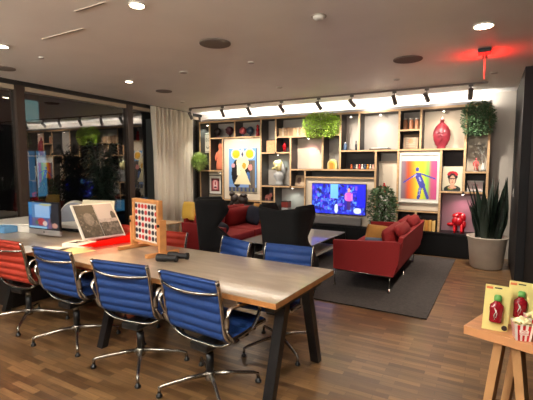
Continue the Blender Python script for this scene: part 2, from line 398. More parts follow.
# flush mounting panels
def mpanel(x0, x1, z0, z1): return MB().bb(x0, x1, .03, .05, z0, z1).build('mounting_panel', CREAM, sh)
mpanel(X['e']+.018, X['d']-.018, .82, 2.17); mpanel(X['G']+.018, X['T']-.018, CB, 1.32); mpanel(X['k']+.018, X['q']-.018, .785, 1.832)
MB().bb(X['T']+.02, X['k']-.02, .2, .215, 1.0, 1.66).build('mounting_panel', CREAM, sh)

# cove light lying on top of the shelves
cv = empty('cove_light', (0, 7.50, 2.582), 0, 'long white light strip lying on top of the shelving unit', 'lamp')
MB().bb(-5.9, .0, -.03, .03, 0, .012).bb(-5.9, .0, -.03, -.024, .0121, .05).build('channel', SILVER, cv)
MB().prism([(-.0235, .0125), (.02, .0125), (-.0235, .045)], 'X', -5.88, -.02).build('diffuser', emis('cove_led', (255,250,242), 9), cv)

# black low cabinets
lc = empty('low_cabinet', (0, FY, 0), 0, 'long black low cabinet along the floor beneath the oak shelves', 'cabinet')
MB().bb(-5.95, .0, .0, D, .0, .395, BLACKC).build('body', None, lc)
MB().bb(-5.96, .01, -.03, D, .397, .42, mat('cabinet_top_black', (16,15,17), .4)).build('top', None, lc)
for i in range(5): MB().bb(-5.94+1.19*i, -4.765+1.19*i, -.02, -.002, .03, .385, bevel=.002).build('door', BLACKC, lc)

# ---------------------------------------------------------------- screen pictures
def clamp(v, a=0, b=1): return max(a, min(b, v))
def mixc(a, b, t): return tuple(a[i]+(b[i]-a[i])*t for i in range(3))
def ell(u, v, cx, cy, rx, ry): return ((u-cx)/rx)**2+((v-cy)/ry)**2 < 1
def tri(p, a, b, c):
    s = lambda p, q, r: (p[0]-r[0])*(q[1]-r[1])-(q[0]-r[0])*(p[1]-r[1])
    d1, d2, d3 = s(p, a, b), s(p, b, c), s(p, c, a)
    return not ((min(d1, d2, d3) < 0) and (max(d1, d2, d3) > 0))
def capsule(u, v, a, b, r, asp=1.):
    ax, ay = a[0], a[1]*asp; bx, by = b[0], b[1]*asp; v = v*asp
    t = clamp(((u-ax)*(bx-ax)+(v-ay)*(by-ay))/((bx-ax)**2+(by-ay)**2)); return (u-ax-t*(bx-ax))**2+(v-ay-t*(by-ay))**2 < r*r
rb = random.Random(3)
blocks = [(rb.random(), rb.random(), rb.uniform(.012, .05), rb.uniform(.02, .12), rb.choice([(20,30,190), (30,60,235), (70,110,255), (15,15,120), (90,150,255), (120,70,240), (10,10,70)])) for _ in range(330)]
def tvf(u, v):
    c = mixc((14,18,130), (24,30,210), v)
    for (bx, by, bw, bh, bc) in blocks:
        if abs(u-bx) < bw/2 and abs(v-by) < bh/2: c = bc
    if .35 < u < .50 and v > .52: c = mixc((90,160,250), (120,190,255), v)
    if u > .85 and v > .25: c = (16,22,235)
    if v < .12: c = mixc(c, (40,50,220), .5)
    if ell(u, v, .47, .18, .035, .16) or ell(u, v, .86, .13, .07, .1): c = (200,215,255)
    if ell(u, v, .70, .80, .028, .07): c = (220,150,150)
    if .66 < u < .74 and .45 < v < .72: c = (240,90,190)
    if .67 < u < .735 and .14 < v < .45: c = (60,30,110)
    if ell(u, v, .645, .58, .018, .13) or ell(u, v, .758, .58, .018, .13): c = (225,120,190)
    return c
tv = empty('television', (-2.535, FY-.035, .63), 0, 'black framed flat television on cream panel showing a bright blue show', 'television')
MB().box((0, 0, .3), (1.09, .04, .6), bevel=.005).build('frame', BLKP, tv)
picture('screen', 1.065, .575, 96, 54, tvf, SCRM, tv, (0, -.0215, .0125), th=.001)
MB().box((0, .038, .3), (.4, .034, .3)).build('wall_bracket', BLKM, tv)
sb = empty('soundbar', (-2.55, FY-.045, CB), 0, 'wide grey fabric soundbar below the blue lit television', 'soundbar')
MB().box((0, 0, .085), (.95, .07, .15), bevel=.01).build('body', mat('grey_speaker_cloth', (104,100,98), .9), sb)
MB().box((0, 0, .004), (.8, .06, .008)).build('foot', BLKP, sb)
remote = MB().box((-1.92, FY-.0, .55), (.03, .02, .16), bevel=.004).build('wall_switch', WHITE); tag(remote, 'small white upright switch on cream panel right of the soundbar', 'switch')

# framed prints
def framed(name, x, z, w, h, fw, fcol, mcol, pf, pw, ph, pz, label, y=FY+.02, nx=40, ny=60, rz=0, rx=0):
    e = empty(name, (x, y, z), rz, label, 'picture'); e.rotation_euler = (rx, 0, rz)
    b = MB()
    for s in (-1, 1): b.box((s*(w/2-fw/2), 0, h/2), (fw, .025, h), fcol)
    b.box((0, 0, fw/2), (w-2*fw, .025, fw), fcol).box((0, 0, h-fw/2), (w-2*fw, .025, fw), fcol).build('frame', None, e)
    MB().box((0, .004, h/2), (w-2*fw, .008, h-2*fw)).build('mat_board', mcol, e)
    picture('print', pw, ph, nx, ny, pf, PICM, e, (0, -.0022, pz), th=.002)
    return e
def abstract(u, v):
    c = (104,152,206)
    if v < .1: c = (120,120,100) if (int(u*14) % 2) else (60,70,110)
    elif v < .16: c = (130,160,210)
    if .70 < u < .95 and .08 < v < .72 and u > .72+.0*v: c = (120,110,98) if int(u*40) % 2 else (84,76,70)
    if ell(u, v, .30, .42, .2, .32): c = (24,22,26)
    if ell(u, v, .66, .46, .10, .24): c = (24,22,26)
    if ell(u, v, .70, .34, .07, .12): c = (70,110,170)
    if tri((u, v), (.52, .60), (.18, .16), (.80, .16)): c = (236,222,178)
    if ell(u, v, .50, .66, .22, .17): c = (238,224,182)
    if .30 < u < .42 and .38 < v < .66: c = (238,232,206)
    if ell(u, v, .56, .60, .07, .07): c = (214,160,50)
    if ell(u, v, .78, .56, .08, .07): c = (228,140,132)
    if ell(u, v, .16, .60, .07, .05): c = (200,150,160)
    for cx in (.27, .76):
        if ell(u, v, cx, .87, .18, .125): c = (238,226,190)
        if ell(u, v, cx, .87, .135, .095): c = (236,176,36)
    if ell(u, v, .5, .88, .09, .10): c = (226,222,208)
    if ell(u, v, .5, .86, .03, .06): c = (60,70,100)
    return c
pa = empty('painting', (-4.76, FY+.02, 1.0), 0, 'large abstract painting in blue with two yellow discs and cream shapes', 'painting')
picture('canvas', .72, .95, 54, 72, abstract, PICM, pa, (0, -.012, 0), th=.02)
def smallf(u, v):
    c = (206,120,124)
    if u < .16 or u > .84 or v < .12 or v > .88: c = (110,44,48)
    if ell(u, v, .5, .5, .22, .36): c = (228,196,192)
    if ell(u, v, .5, .62, .1, .14): c = (160,60,70)
    if ell(u, v, .5, .3, .15, .08): c = (90,40,60)
    if ell(u, v, .15, .85, .09, .07) or ell(u, v, .85, .85, .09, .07): c = (40,30,34)
    return c
framed('framed_print', -5.585, .90, .37, .45, .018, mat('dark_frame', (48,40,36), .4), WHITEM, smallf, .235, .30, .075, 'small black framed pink print with white mount in lit niche by curtain', y=FY+.12, nx=24, ny=30)
def rainbow(u, v):
    st = [(0, (140,130,140)), (.10, (150,110,120)), (.2, (226,84,46)), (.32, (238,150,36)), (.47, (244,226,60)), (.62, (222,226,60)), (.75, (140,210,90)), (.85, (200,90,130)), (1, (206,80,140))]
    for i in range(len(st)-1):
        if st[i][0] <= u <= st[i+1][0]: c = mixc(st[i][1], st[i+1][1], (u-st[i][0])/(st[i+1][0]-st[i][0])); break
    A = 1.2; bl = (70,74,178); w_ = (176,190,236)
    if capsule(u, v, (.46, .68), (.08, .44), .022, A) or capsule(u, v, (.52, .68), (.95, .54), .022, A): c = bl
    if capsule(u, v, (.48, .62), (.60, .36), .088, A): c = bl
    if capsule(u, v, (.56, .34), (.50, .02), .04, A) or capsule(u, v, (.64, .34), (.76, .04), .04, A): c = bl
    if ell(u, v, .455, .78, .05, .055): c = bl
    if capsule(u, v, (.42, .64), (.34, .58), .018, A) or capsule(u, v, (.52, .56), (.55, .48), .02, A) or capsule(u, v, (.55, .30), (.52, .12), .012, A): c = w_
    return c
framed('framed_print', -1.085, .92, .66, .86, .02, mat('white_frame', (232,228,216), .4), WHITEM, rainbow, .59, .67, .065, 'large white framed rainbow striped print with blue dancing figure', y=FY+.015, nx=54, ny=62)
def ladyf(u, v):
    c = (232,220,190)
    if ell(u, v, .5, .06, .42, .17): c = (40,50,40)
    if ell(u, v, .42, .12, .16, .08): c = (150,140,60)
    if ell(u, v, .5, .5, .20, .26): c = (30,22,22)
    if ell(u, v, .5, .60, .26, .16): c = (34,24,26)
    if ell(u, v, .5, .24, .10, .16) or ell(u, v, .5, .14, .2, .06): c = (224,172,138)
    if ell(u, v, .5, .44, .145, .19): c = (230,180,146)
    if ell(u, v, .44, .47, .03, .012) or ell(u, v, .56, .47, .03, .012) or (abs(v-.50) < .012 and .38 < u < .62): c = (50,34,32)
    if ell(u, v, .5, .34, .04, .014): c = (176,40,40)
    if ell(u, v, .5, .40, .015, .04): c = (206,150,120)
    for k in range(7):
        a = PI*(.05+.9*k/6)
        if ell(u, v, .5+.2*math.cos(a), .66+.11*math.sin(a), .075, .05): c = (196,34,44)
    if ell(u, v, .38, .13, .03, .02) or ell(u, v, .6, .1, .03, .02): c = (190,60,60)
    return c
pp = empty('poster', (-.556, FY+.17, 1.1395), 0, 'cream poster of dark haired woman wearing a crown of red flowers', 'poster')
picture('printed_sheet', .315, .42, 48, 60, ladyf, PICM, pp, (0, 0, 0), th=.01)
def whf(u, v):
    c = (228,206,200)
    if ell(u, v, .5, .62, .22, .08) or ell(u, v, .6, .45, .05, .2): c = (206,150,150)
    return c
framed('framed_print', -.20, 1.141, .25, .18, .008, WHITE, WHITEM, whf, .22, .15, .015, 'small pale pink framed card standing on the right hand shelf', y=FY+.16, nx=20, ny=14, rx=R(-6))
def brf(u, v):
    c = (150,124,96)
    if .15 < u < .85 and .12 < v < .88: c = (172,150,120) if int(v*12) % 2 else (158,132,104)
    if ell(u, v, .5, .55, .18, .2): c = (196,126,80)
    return c
framed('framed_print', -1.26, 1.869, .26, .27, .012, mat('brown_frame', (120,92,66), .5), TAN, brf, .22, .23, .02, 'brown framed print leaning in dark cell below tan canisters', y=FY+.14, nx=20, ny=20, rx=R(-10))
def lbf(u, v):
    c = (186,160,130)
    if ell(u, v, .4, .5, .2, .3): c = (120,92,80)
    if ell(u, v, .7, .6, .12, .2): c = (214,190,150)
    return c
bk = empty('photo_book', (-3.43, FY+.14, 1.152), R(-10), 'small tan picture book leaning upright left of the television', 'book'); bk.rotation_euler = (R(-12), 0, R(-8))
picture('front_cover', .24, .22, 20, 20, lbf, PICM, bk, (0, -.012, 0), th=.003)
MB().box((0, .001, .11), (.235, .018, .215)).build('pages', WHITEM, bk)
def maskf(u, v):
    c = (214,206,188)
    for q in ((.3, .66), (.7, .66)):
        if ell(u, v, q[0], q[1], .17, .08): c = (120,112,100)
        if ell(u, v, q[0], q[1], .10, .045): c = (214,206,188)
    if ell(u, v, .5, .3, .25, .09): c = (110,104,94)
    if ell(u, v, .5, .33, .18, .06): c = (214,206,188)
    if abs(v-.95) < .03 or abs(v-.05) < .03: c = (150,142,128)
    return c
ms = empty('relief_plaque', (-5.83, FY+.17, 1.87), 0, 'pale plaque with grey line drawing in narrow lit cell beside curtain', 'plaque')
picture('plaque_face', .18, .46, 20, 40, maskf, PICM, ms, (0, 0, 0), th=.015)

# ---------------------------------------------------------------- shelf objects
SY = FY+.165
def one(name, mb, m, label, cat, group=None, loc=None, rz=0): return tag(mb.build(name, m, None, loc, rz), label, cat, group)
def drip(x, z, r, m1, m2, label, name='resin_head'):
    e = empty(name, (x, SY, z), 0, label, 'sculpture', 'round resin heads on the top left shelf')
    MB().lathe([(.05, 0), (.055, .01), (.02, .03), (.02, .06)], m=m2, seg=16).build('stand', None, e)
    b = MB().ball((0, 0, .06+r), (2*r, 1.7*r, 2.1*r), m1)
    for k in range(5): b.ball((r*.75*math.cos(k*1.3), -r*.55, .06+r+r*.6*math.sin(k*1.3)), (.045, .04, .045), m1, seg=8)
    b.build('head', None, e); return e
drip(-5.53, 2.206, .085, BROWNM, PURPLE, 'brown round resin head, leftmost on the top shelf')
drip(-5.20, 2.206, .095, PURPLE, BROWNM, 'plum round resin head, second from left on top shelf')
drip(-4.84, 2.206, .08, mat('rose_resin', (196,92,92), .5), SLATE, 'rose coloured round head on top shelf beside the slate one')
drip(-4.70, 2.206, .085, SLATE, SLATE, 'slate blue round head on top shelf behind rose one').location.y = SY+.08
e = empty('figurine', (-4.46, SY, 2.206), 0, 'red glossy standing figurine at the right end of the top left shelf', 'figurine')
MB().lathe([(.035, 0), (.045, .03), (.03, .1), (.042, .15), (.02, .18), (.035, .21), (.02, .25), (.002, .26)], m=REDG, seg=14).build('body', None, e)
# salmon torso statue
e = empty('torso_statue', (-5.46, SY, 1.466), 0, 'salmon plaster statue standing in the dark cell beside the large painting', 'statue')
MB().lathe([(.10, 0), (.115, .04), (.11, .16), (.085, .28), (.10, .36), (.075, .43), (.045, .46), (.05, .50), (.06, .55), (.045, .6), (.005, .62)], m=SALMON, seg=20, sy=.7).build('body', None, e)
MB().tube([(-.09, 0, .40), (-.115, -.03, .3), (-.08, -.07, .22)], [.03, .026, .02], SALMON).build('arm', None, e)
# canister with black lid
e = empty('canister', (-4.10, SY, 1.856), 0, 'tan square canister with black lid, left of the pink figurine', 'canister')
MB().box((0, 0, .125), (.2, .16, .25), bevel=.012).build('body', TAN, e)
MB().box((0, 0, .262), (.14, .12, .02), bevel=.004).build('lid', BLKP, e)
def figure(name, x, y, z, h, m, label, m2=None, cat='figurine', group=None):
    e = empty(name, (x, y, z), 0, label, cat, group); k = h/.3; m2 = m2 or m
    MB().box((0, 0, .005*k), (.10*k, .07*k, .01*k)).build('base', m2, e)
    b = MB().lathe([(.018*k, .11*k), (.034*k, .13*k), (.026*k, .17*k), (.042*k, .225*k), (.018*k, .245*k), (.014*k, .255*k)], m=m, seg=12, sy=.7)
    for s in (-1, 1):
        b.tube([(s*.018*k, 0, .13*k), (s*.026*k, -.004, .07*k), (s*.028*k, 0, .01*k)], [.017*k, .012*k, .012*k], m)
        b.tube([(s*.034*k, 0, .22*k), (s*.056*k, -.01*k, .17*k), (s*.05*k, -.03*k, .12*k)], [.012*k, .011*k, .009*k], m)
    b.ball((0, 0, .275*k), (.045*k, .045*k, .05*k), m, seg=12).build('body', None, e); return e
figure('figurine', -3.80, SY, 1.856, .22, REDG, 'red figurine in dark cell right of the tan canister')
# row of record spines
for i in range(15):
    x = -3.89+i*.042; h = .165+.02*rb.random(); c = rb.choice([(214,178,134), (196,160,120), (222,200,168), (176,140,108)])
    b = MB().box((0, 0, h/2), (.036, .15, h), bevel=.002).build('book', mat('spine_%d_%d_%d' % c, c, .7), None, (x, SY, 2.176))
    tag(b, 'tan spined book in the upright row left of the bright green plant', 'book', 'tan books in a row on the top shelf')
# arch
e = empty('arch_ornament', (-2.735, SY, 1.506), 0, 'yellow arch shaped ornament with cream rim, above the television', 'ornament')
def archpts(r, n=14): return [(r, 0)]+[(r*math.cos(PI*k/n), .09+r*1.05*math.sin(PI*k/n)) for k in range(n+1)]+[(-r, 0)]
MB().prism(archpts(.10), 'Y', -.03, .03, mat('cream_resin', (232,214,150), .5)).build('rim', None, e)
MB().prism(archpts(.066), 'Y', -.04, -.0301, YELL).build('inlay', None, e)
MB().prism(archpts(.034), 'Y', -.046, -.0401, mat('amber_resin', (216,130,40), .5)).build('core', None, e)
# bust in lit cell
e = empty('plaster_bust', (-3.93, SY, 1.151), 0, 'pale yellow and grey plaster bust in the lit cell above the pink pig', 'statue')
MB().lathe([(.09, 0), (.10, .03), (.075, .07), (.07, .1), (.13, .2), (.11, .26), (.05, .3), (.045, .34)], m=GREYPL, seg=20, sy=.75).build('chest', None, e)
MB().ball((0, -.01, .42), (.19, .2, .25), PLASTER).ball((0, -.11, .41), (.035, .05, .05), PLASTER, seg=8).ball((-.07, .01, .47), (.14, .16, .13), PLASTER).tube([(-.08, -.02, .38), (-.14, -.03, .36), (-.16, -.03, .33)], [.03, .02, .01], PLASTER).build('head', None, e)
MB().tube([(.06, .0, .44), (.11, 0, .33), (.12, 0, .2)], [.05, .05, .03], GREYPL).build('hair', None, e)
# pig
e = empty('pig_figurine', (-4.20, SY, .816), R(-15), 'pink pig figurine in the dark cell left of the red box', 'figurine')
b = MB().ball((0, 0, .085), (.15, .09, .09), PINK).ball((.075, 0, .115), (.08, .075, .08), PINK)
for s in (-1, 1): b.ball((.085, s*.025, .155), (.03, .02, .035), PINK, seg=8)
b.ball((.115, 0, .105), (.03, .035, .03), PINK, seg=8); b.build('body', None, e)
for sx in (-1, 1):
    for sy in (-1, 1): MB().tube([(sx*.045, sy*.025, .07), (sx*.045, sy*.025, 0)], [.017, .014], PINK).build('leg', None, e)
# red box
e = empty('gift_box', (-3.76, SY, CB), 0, 'dark red box on tall pale block in the bright cell', 'box')
MB().box((0, 0, .13), (.15, .15, .26), bevel=.006).build('plinth', GREYPL, e); MB().box((0, 0, .32), (.16, .15, .12), bevel=.008).build('body', mat('brick_red_card', (120,40,32), .5), e)
MB().box((0, 0, .39), (.165, .155, .02), bevel=.004).build('lid', BROWNM, e)
# jar & bottle
e = empty('glass_jar', (-2.46, SY-.05, 1.866), 0, 'small blue grey glass jar at left end of empty grey cell', 'jar')
MB().lathe([(.03, 0), (.036, .01), (.036, .11), (.028, .13)], m=mat('blue_glass', (96,120,150), .2, coat=.5), seg=16).build('body', None, e); MB().lathe([(.03, .131), (.03, .155)], m=SILVER, seg=16).build('lid', None, e)
e = empty('bottle', (-2.25, SY-.05, 1.866), 0, 'slim dark bottle standing right of the blue glass jar', 'bottle')
MB().lathe([(.02, 0), (.023, .01), (.023, .10), (.009, .13), (.009, .165)], m=mat('dark_bottle', (34,34,38), .3), seg=14).build('body', None, e); MB().lathe([(.011, .166), (.011, .18)], m=BLKP, seg=10).build('cap', None, e)
# empty display plinth
e = empty('display_plinth', (-1.80, SY-.02, 1.866), 0, 'low dark display plinth in the large lit grey cell', 'stand')
MB().box((0, 0, .012), (.36, .2, .024), bevel=.003).build('base', BLKM, e); MB().box((0, 0, .032), (.3, .16, .015), bevel=.003).build('top', WHITEM, e)
# colourful figurines row
cols = [((214,96,40), 'orange'), ((60,60,72), 'charcoal'), ((226,214,196), 'cream'), ((210,70,60), 'red'), ((230,224,214), 'white'), ((70,90,120), 'navy'), ((230,150,50), 'amber'), ((226,202,180), 'beige'), ((232,178,158), 'peach')]
for i, (c, n) in enumerate(cols):
    e = empty('toy_figurine', (-2.33+i*.052, SY-.05, 1.506), 0, 'tiny %s toy figurine in the row on the shelf above the television' % n, 'figurine', 'tiny toy figurines above the television')
    m = mat('toy_'+n, c, .5)
    MB().lathe([(.018, 0), (.022, .02), (.016, .05), (.01, .058)], m=m, seg=12).build('body', None, e); MB().ball((0, 0, .075), (.034, .032, .036), m, seg=10).build('head', None, e)
clr = MB().box((-2.2, SY+.09, 1.506+.10), (.56, .01, .2)); one('acrylic_sheet', clr, CLEAR, 'clear acrylic sheet standing behind the row of tiny toys', 'panel')
# three tan canisters in cell N
cn = [('leftmost', -1.365), ('middle', -1.265), ('rightmost', -1.165)]
for n, x in cn:
    e = empty('canister', (x, SY, 2.214), 0, '%s of three tan ribbed canisters beside the red vase' % n, 'canister', 'tan canisters near the top shelf')
    MB().lathe([(.036, 0), (.04, .01), (.036, .05), (.04, .10), (.036, .15), (.03, .18)], m=mat('terracotta_tan', (206,142,104), .5), seg=16).build('body', None, e)
    MB().lathe([(.032, .181), (.034, .2), (.012, .21)], m=WHITEM, seg=14).build('lid', None, e)
# crimson flask vase
e = empty('vase', (-.755, SY, 1.868), 0, 'tall crimson oval embossed vase standing in cream lit cell', 'vase')
MB().lathe([(.06, 0), (.075, .012), (.06, .03), (.095, .07), (.13, .15), (.143, .23), (.135, .30), (.10, .38), (.05, .43), (.03, .45), (.028, .48)], m=REDV, seg=28, sy=.55).build('body', None, e)
MB().lathe([(.034, .481), (.036, .50), (.03, .515), (.012, .53), (.004, .55)], m=mat('rose_stopper', (206,120,116), .3), seg=16).build('stopper', None, e)
MB().tube([(-.055, -.078, .26), (-.02, -.083, .28), (.02, -.083, .25), (.05, -.079, .28)], .006, REDV).tube([(-.05, -.08, .20), (0, -.084, .215), (.05, -.08, .20)], .005, REDV).tube([(-.02, -.083, .24), (.02, -.083, .16), (-.02, -.081, .12)], .006, REDV).build('relief', None, e)
figure('figurine', -.205, SY, 1.481, .22, mat('coral_pink', (214,100,96), .5), 'slim coral figurine standing under the hanging dark ivy', WHITEM)
# white flowers in cell R
e = empty('flower_vase', (-.10, SY+.03, 1.481), 0, 'spray of pale paper flowers in a thin white vase under the ivy', 'flowers')
MB().lathe([(.03, 0), (.035, .05), (.016, .12), (.018, .14)], m=WHITE, seg=14).build('vase', None, e)
b = MB()
for i in range(7): b.tube([(0, 0, .12), (rb.uniform(-.07, .03), rb.uniform(-.05, .05), .25), (rb.uniform(-.16, .06), rb.uniform(-.08, .05), .40)], .002, WHITEM, 4)
for i in range(60): b.leaf((rb.uniform(-.17, .07), rb.uniform(-.08, .06), rb.uniform(.26, .46)), (rb.uniform(-1, 1), rb.uniform(-1, 1), rb.uniform(-.3, 1)), .035, .02, WHITEM)
b.build('petals', None, e)
# red rounded sculpture
e = empty('balloon_sculpture', (-.44, SY-.05, .422), 0, 'glossy red sculpture of bulging rounded lobes on the black cabinet', 'sculpture')
b = MB().ball((0, 0, .2), (.2, .14, .16), REDG).ball((-.03, 0, .29), (.13, .11, .09), REDG).ball((.07, .01, .26), (.11, .13, .17), REDG).ball((-.11, -.01, .14), (.13, .1, .07), REDG).ball((.09, 0, .15), (.08, .1, .16), REDG).ball((-.04, -.02, .2), (.09, .12, .16), REDG).ball((.01, 0, .335), (.1, .07, .04), REDG)
b.build('body', None, e)
for q in ((-.05, -.03), (.06, -.04), (-.03, .04), (.085, .03)): MB().tube([(q[0], q[1], .15), (q[0], q[1], .03), (q[0], q[1]-.005, 0)], [.024, .018, .024], REDG).build('leg', None, e)
# yellow books
for i in range(5):
    x = -1.045+i*.058
    b = MB().box((0, 0, .09), (.05, .17, .18+.01*(i % 2)), bevel=.003).build('book', mat('gold_spine_%d' % (i % 3), [(214,160,76), (226,184,110), (206,140,60)][i % 3], .6), None, (x, SY-.08, CB+.002+.005*(i % 2)))
    tag(b, 'golden spined book standing in low cell under the rainbow print', 'book', 'golden books under the rainbow print')
e = figure('figurine', -1.70, SY-.06, 1.02, .0001+.24, REDG, 'small red antlered figurine on a clear block behind the leafy plant', WHITEM)
e = one('display_block', MB().bb(-1.78, -1.62, SY-.1, SY+.02, CB, 1.02), WHITEM, 'tall white block carrying the red figurine behind the leafy plant', 'plinth')
# dark bronze sculpture + plinth
pl = one('plinth', MB().bb(-4.93, -4.47, 7.0, 7.3, 0, .72), BLKM, 'black plinth behind the left red sofa under the abstract painting', 'plinth')
e = empty('bronze_sculpture', (-4.66, 7.14, .721), 0, 'dark bronze sculpture of two crouching forms below abstract painting', 'sculpture')
MB().ball((-.12, 0, .14), (.2, .18, .2), BROWNM).ball((-.17, -.03, .24), (.12, .12, .12), BROWNM).tube([(-.15, 0, .1), (-.2, -.05, .0)], [.05, .04], BROWNM).ball((.09, 0, .12), (.24, .2, .22), BROWNM).ball((.12, -.02, .22), (.16, .14, .1), BROWNM).tube([(-.1, 0, .06), (.1, 0, .06)], .06, BROWNM).build('body', None, e)

# ---------------------------------------------------------------- plants
def ivy(name, x, y, z, w, d, h, n, m, label, lw=.04, bottom=.6):
    e = empty(name, (x, y, z), 0, label, 'plant')
    MB().box((0, .04, .02), (w*.45, d*.35, .06), bevel=.01).build('planter', SOIL, e)
    b = MB()
    for i in range(n):
        t = rb.random()*2*PI; r = rb.random()**.45; zz = rb.uniform(-1, 1)
        k = math.sqrt(max(0, 1-zz*zz*.6)); px = r*k*math.cos(t)*w/2; py = r*k*math.sin(t)*d/2; pz = .08+zz*h/2 - (bottom-.5)*h
        random.seed(i); b.leaf((px, py, pz), (px*2/w+rb.uniform(-.6, .6), py*2/d+rb.uniform(-.9, .2), rb.uniform(-.8, .7)), lw*rb.uniform(.8, 1.5), lw*.8, m, .25)
    b.build('foliage', None, e); return e
ivy('hanging_fern', -2.91, FY-.03, 2.235, .80, .36, .46, 2300, LEAFB, 'bright green bushy plant hanging over the top shelf', .036, .42)
ivy('hanging_ivy', -.20, FY-.02, 2.27, .50, .38, .50, 1700, LEAFD, 'dark green trailing ivy at the top right shelf corner', .04, .55)
e = empty('grass_ball', (-5.87, FY-.10, 1.66), 0, 'small ball of light green grass beside the curtain', 'plant')
b = MB()
for i in range(900):
    a, c = rb.random()*2*PI, rb.uniform(-1, 1); s = math.sqrt(1-c*c); d = Vector((s*math.cos(a), s*math.sin(a), c)); b.leaf(d*.10, d+Vector((rb.uniform(-.3, .3), rb.uniform(-.3, .3), .2)), .15*rb.uniform(.7, 1.1), .013, LEAFG, .1)
b.build('foliage', None, e); MB().tube([(0, 0, .1), (0, .05, .05), (.02, .10, 0)], .006, SOIL).ball((0, 0, 0), (.17, .17, .17), LEAFG).build('stem', None, e)
# variegated plant
e = empty('potted_plant', (-1.63, 7.08, 0), 0, 'leafy variegated potted plant standing behind the right red sofa', 'plant')
MB().lathe([(.13, 0), (.16, .3), (.15, .36)], m=POTM).build('pot', None, e)
b = MB()
for i in range(1300):
    t = rb.random()*2*PI; zz = rb.uniform(-1, 1); r = rb.random()**.4*math.sqrt(1-zz*zz*.8); px, py, pz = r*.25*math.cos(t), r*.22*math.sin(t), .83+zz*.36
    random.seed(i); b.leaf((px, py, pz), (px*4+rb.uniform(-.6, .6), py*4+rb.uniform(-.6, .6), rb.uniform(-.6, .6)), .06*rb.uniform(.7, 1.3), .04, LEAFV if i % 3 == 0 else LEAFD, .25)
b.build('foliage', None, e)
b = MB()
for i in range(5): b.tube([(0, 0, .34), (rb.uniform(-.08, .08), rb.uniform(-.08, .08), .7), (rb.uniform(-.15, .15), rb.uniform(-.15, .15), .95)], [.012, .009, .005], SOIL, 6)
b.build('stem', None, e)
# snake plant
e = empty('snake_plant', (.01, 6.98, 0), 0, 'tall dark sword leaved plant in large round grey pot', 'plant')
MB().lathe([(.205, 0), (.225, .02), (.262, .38), (.278, .46), (.29, .475), (.29, .49), (.265, .49), (.255, .46)], m=POTM, seg=40).build('pot', None, e)
MB().lathe([(.25, .44), (.245, .455)], m=SOIL, seg=24).build('soil', None, e)
b = MB()
for i in range(34):
    a = rb.random()*2*PI; r0 = rb.uniform(.02, .17); L_ = rb.uniform(.5, .98); lean = rb.uniform(.03, .22)+(.12 if i % 5 == 0 else 0); bx, by = r0*math.cos(a), r0*math.sin(a)
    tw = rb.uniform(0, PI); w0 = rb.uniform(.03, .045); rows = []
    for k in range(9):
        t = k/8; ww = w0*(1+.6*math.sin(PI*min(1, t*1.2)))*(1-t**3.2)+.0008
        cx = bx+math.cos(a)*lean*t**1.5; cy = by+math.sin(a)*lean*t**1.5; cz = .45+L_*t
        if cx > .20: cx = .20+.1*(cx-.20)
        ta = tw+t*.9; sx_, sy_ = math.cos(ta)*ww, math.sin(ta)*ww
        rows.append((b.bm.verts.new((cx-sx_, cy-sy_, cz)), b.bm.verts.new((cx+sy_*.3, cy-sx_*.3, cz)), b.bm.verts.new((cx+sx_, cy+sy_, cz))))
    fs = []
    for k in range(8):
        for q in (0, 1): fs.append(b.bm.faces.new((rows[k][q], rows[k][q+1], rows[k+1][q+1], rows[k+1][q])))
    b._fin(fs, SNAKE, True)
b.build('foliage', None, e)
# palm outside
e = empty('palm_plant', (-5.74, 4.55, 0), 0, 'tall dark palm standing before the window behind the white desk', 'plant')
MB().lathe([(.2, 0), (.26, .4), (.24, .42)], m=BLKM).build('pot', None, e)
b = MB()
for i in range(46):
    a = rb.random()*2*PI; rr = rb.uniform(.08, .30); hh = rb.uniform(1.2, 2.0); P = [Vector((rr*t**1.4*math.cos(a), rr*t**1.4*math.sin(a), .4+(hh-.4)*(1.25*t-.35*t**3)/.9*1.0)) for t in [k/10 for k in range(11)]]
    b.tube(P, .006, SNAKE, 4)
    for k in range(3, 11):
        for s in (-1, 1): b.leaf(P[k], (-math.sin(a)*s+math.cos(a)*.5, math.cos(a)*s+math.sin(a)*.5, -.15), .24*(1.2-k/14), .045, SNAKE, .1, .3)
b.build('foliage', None, e)

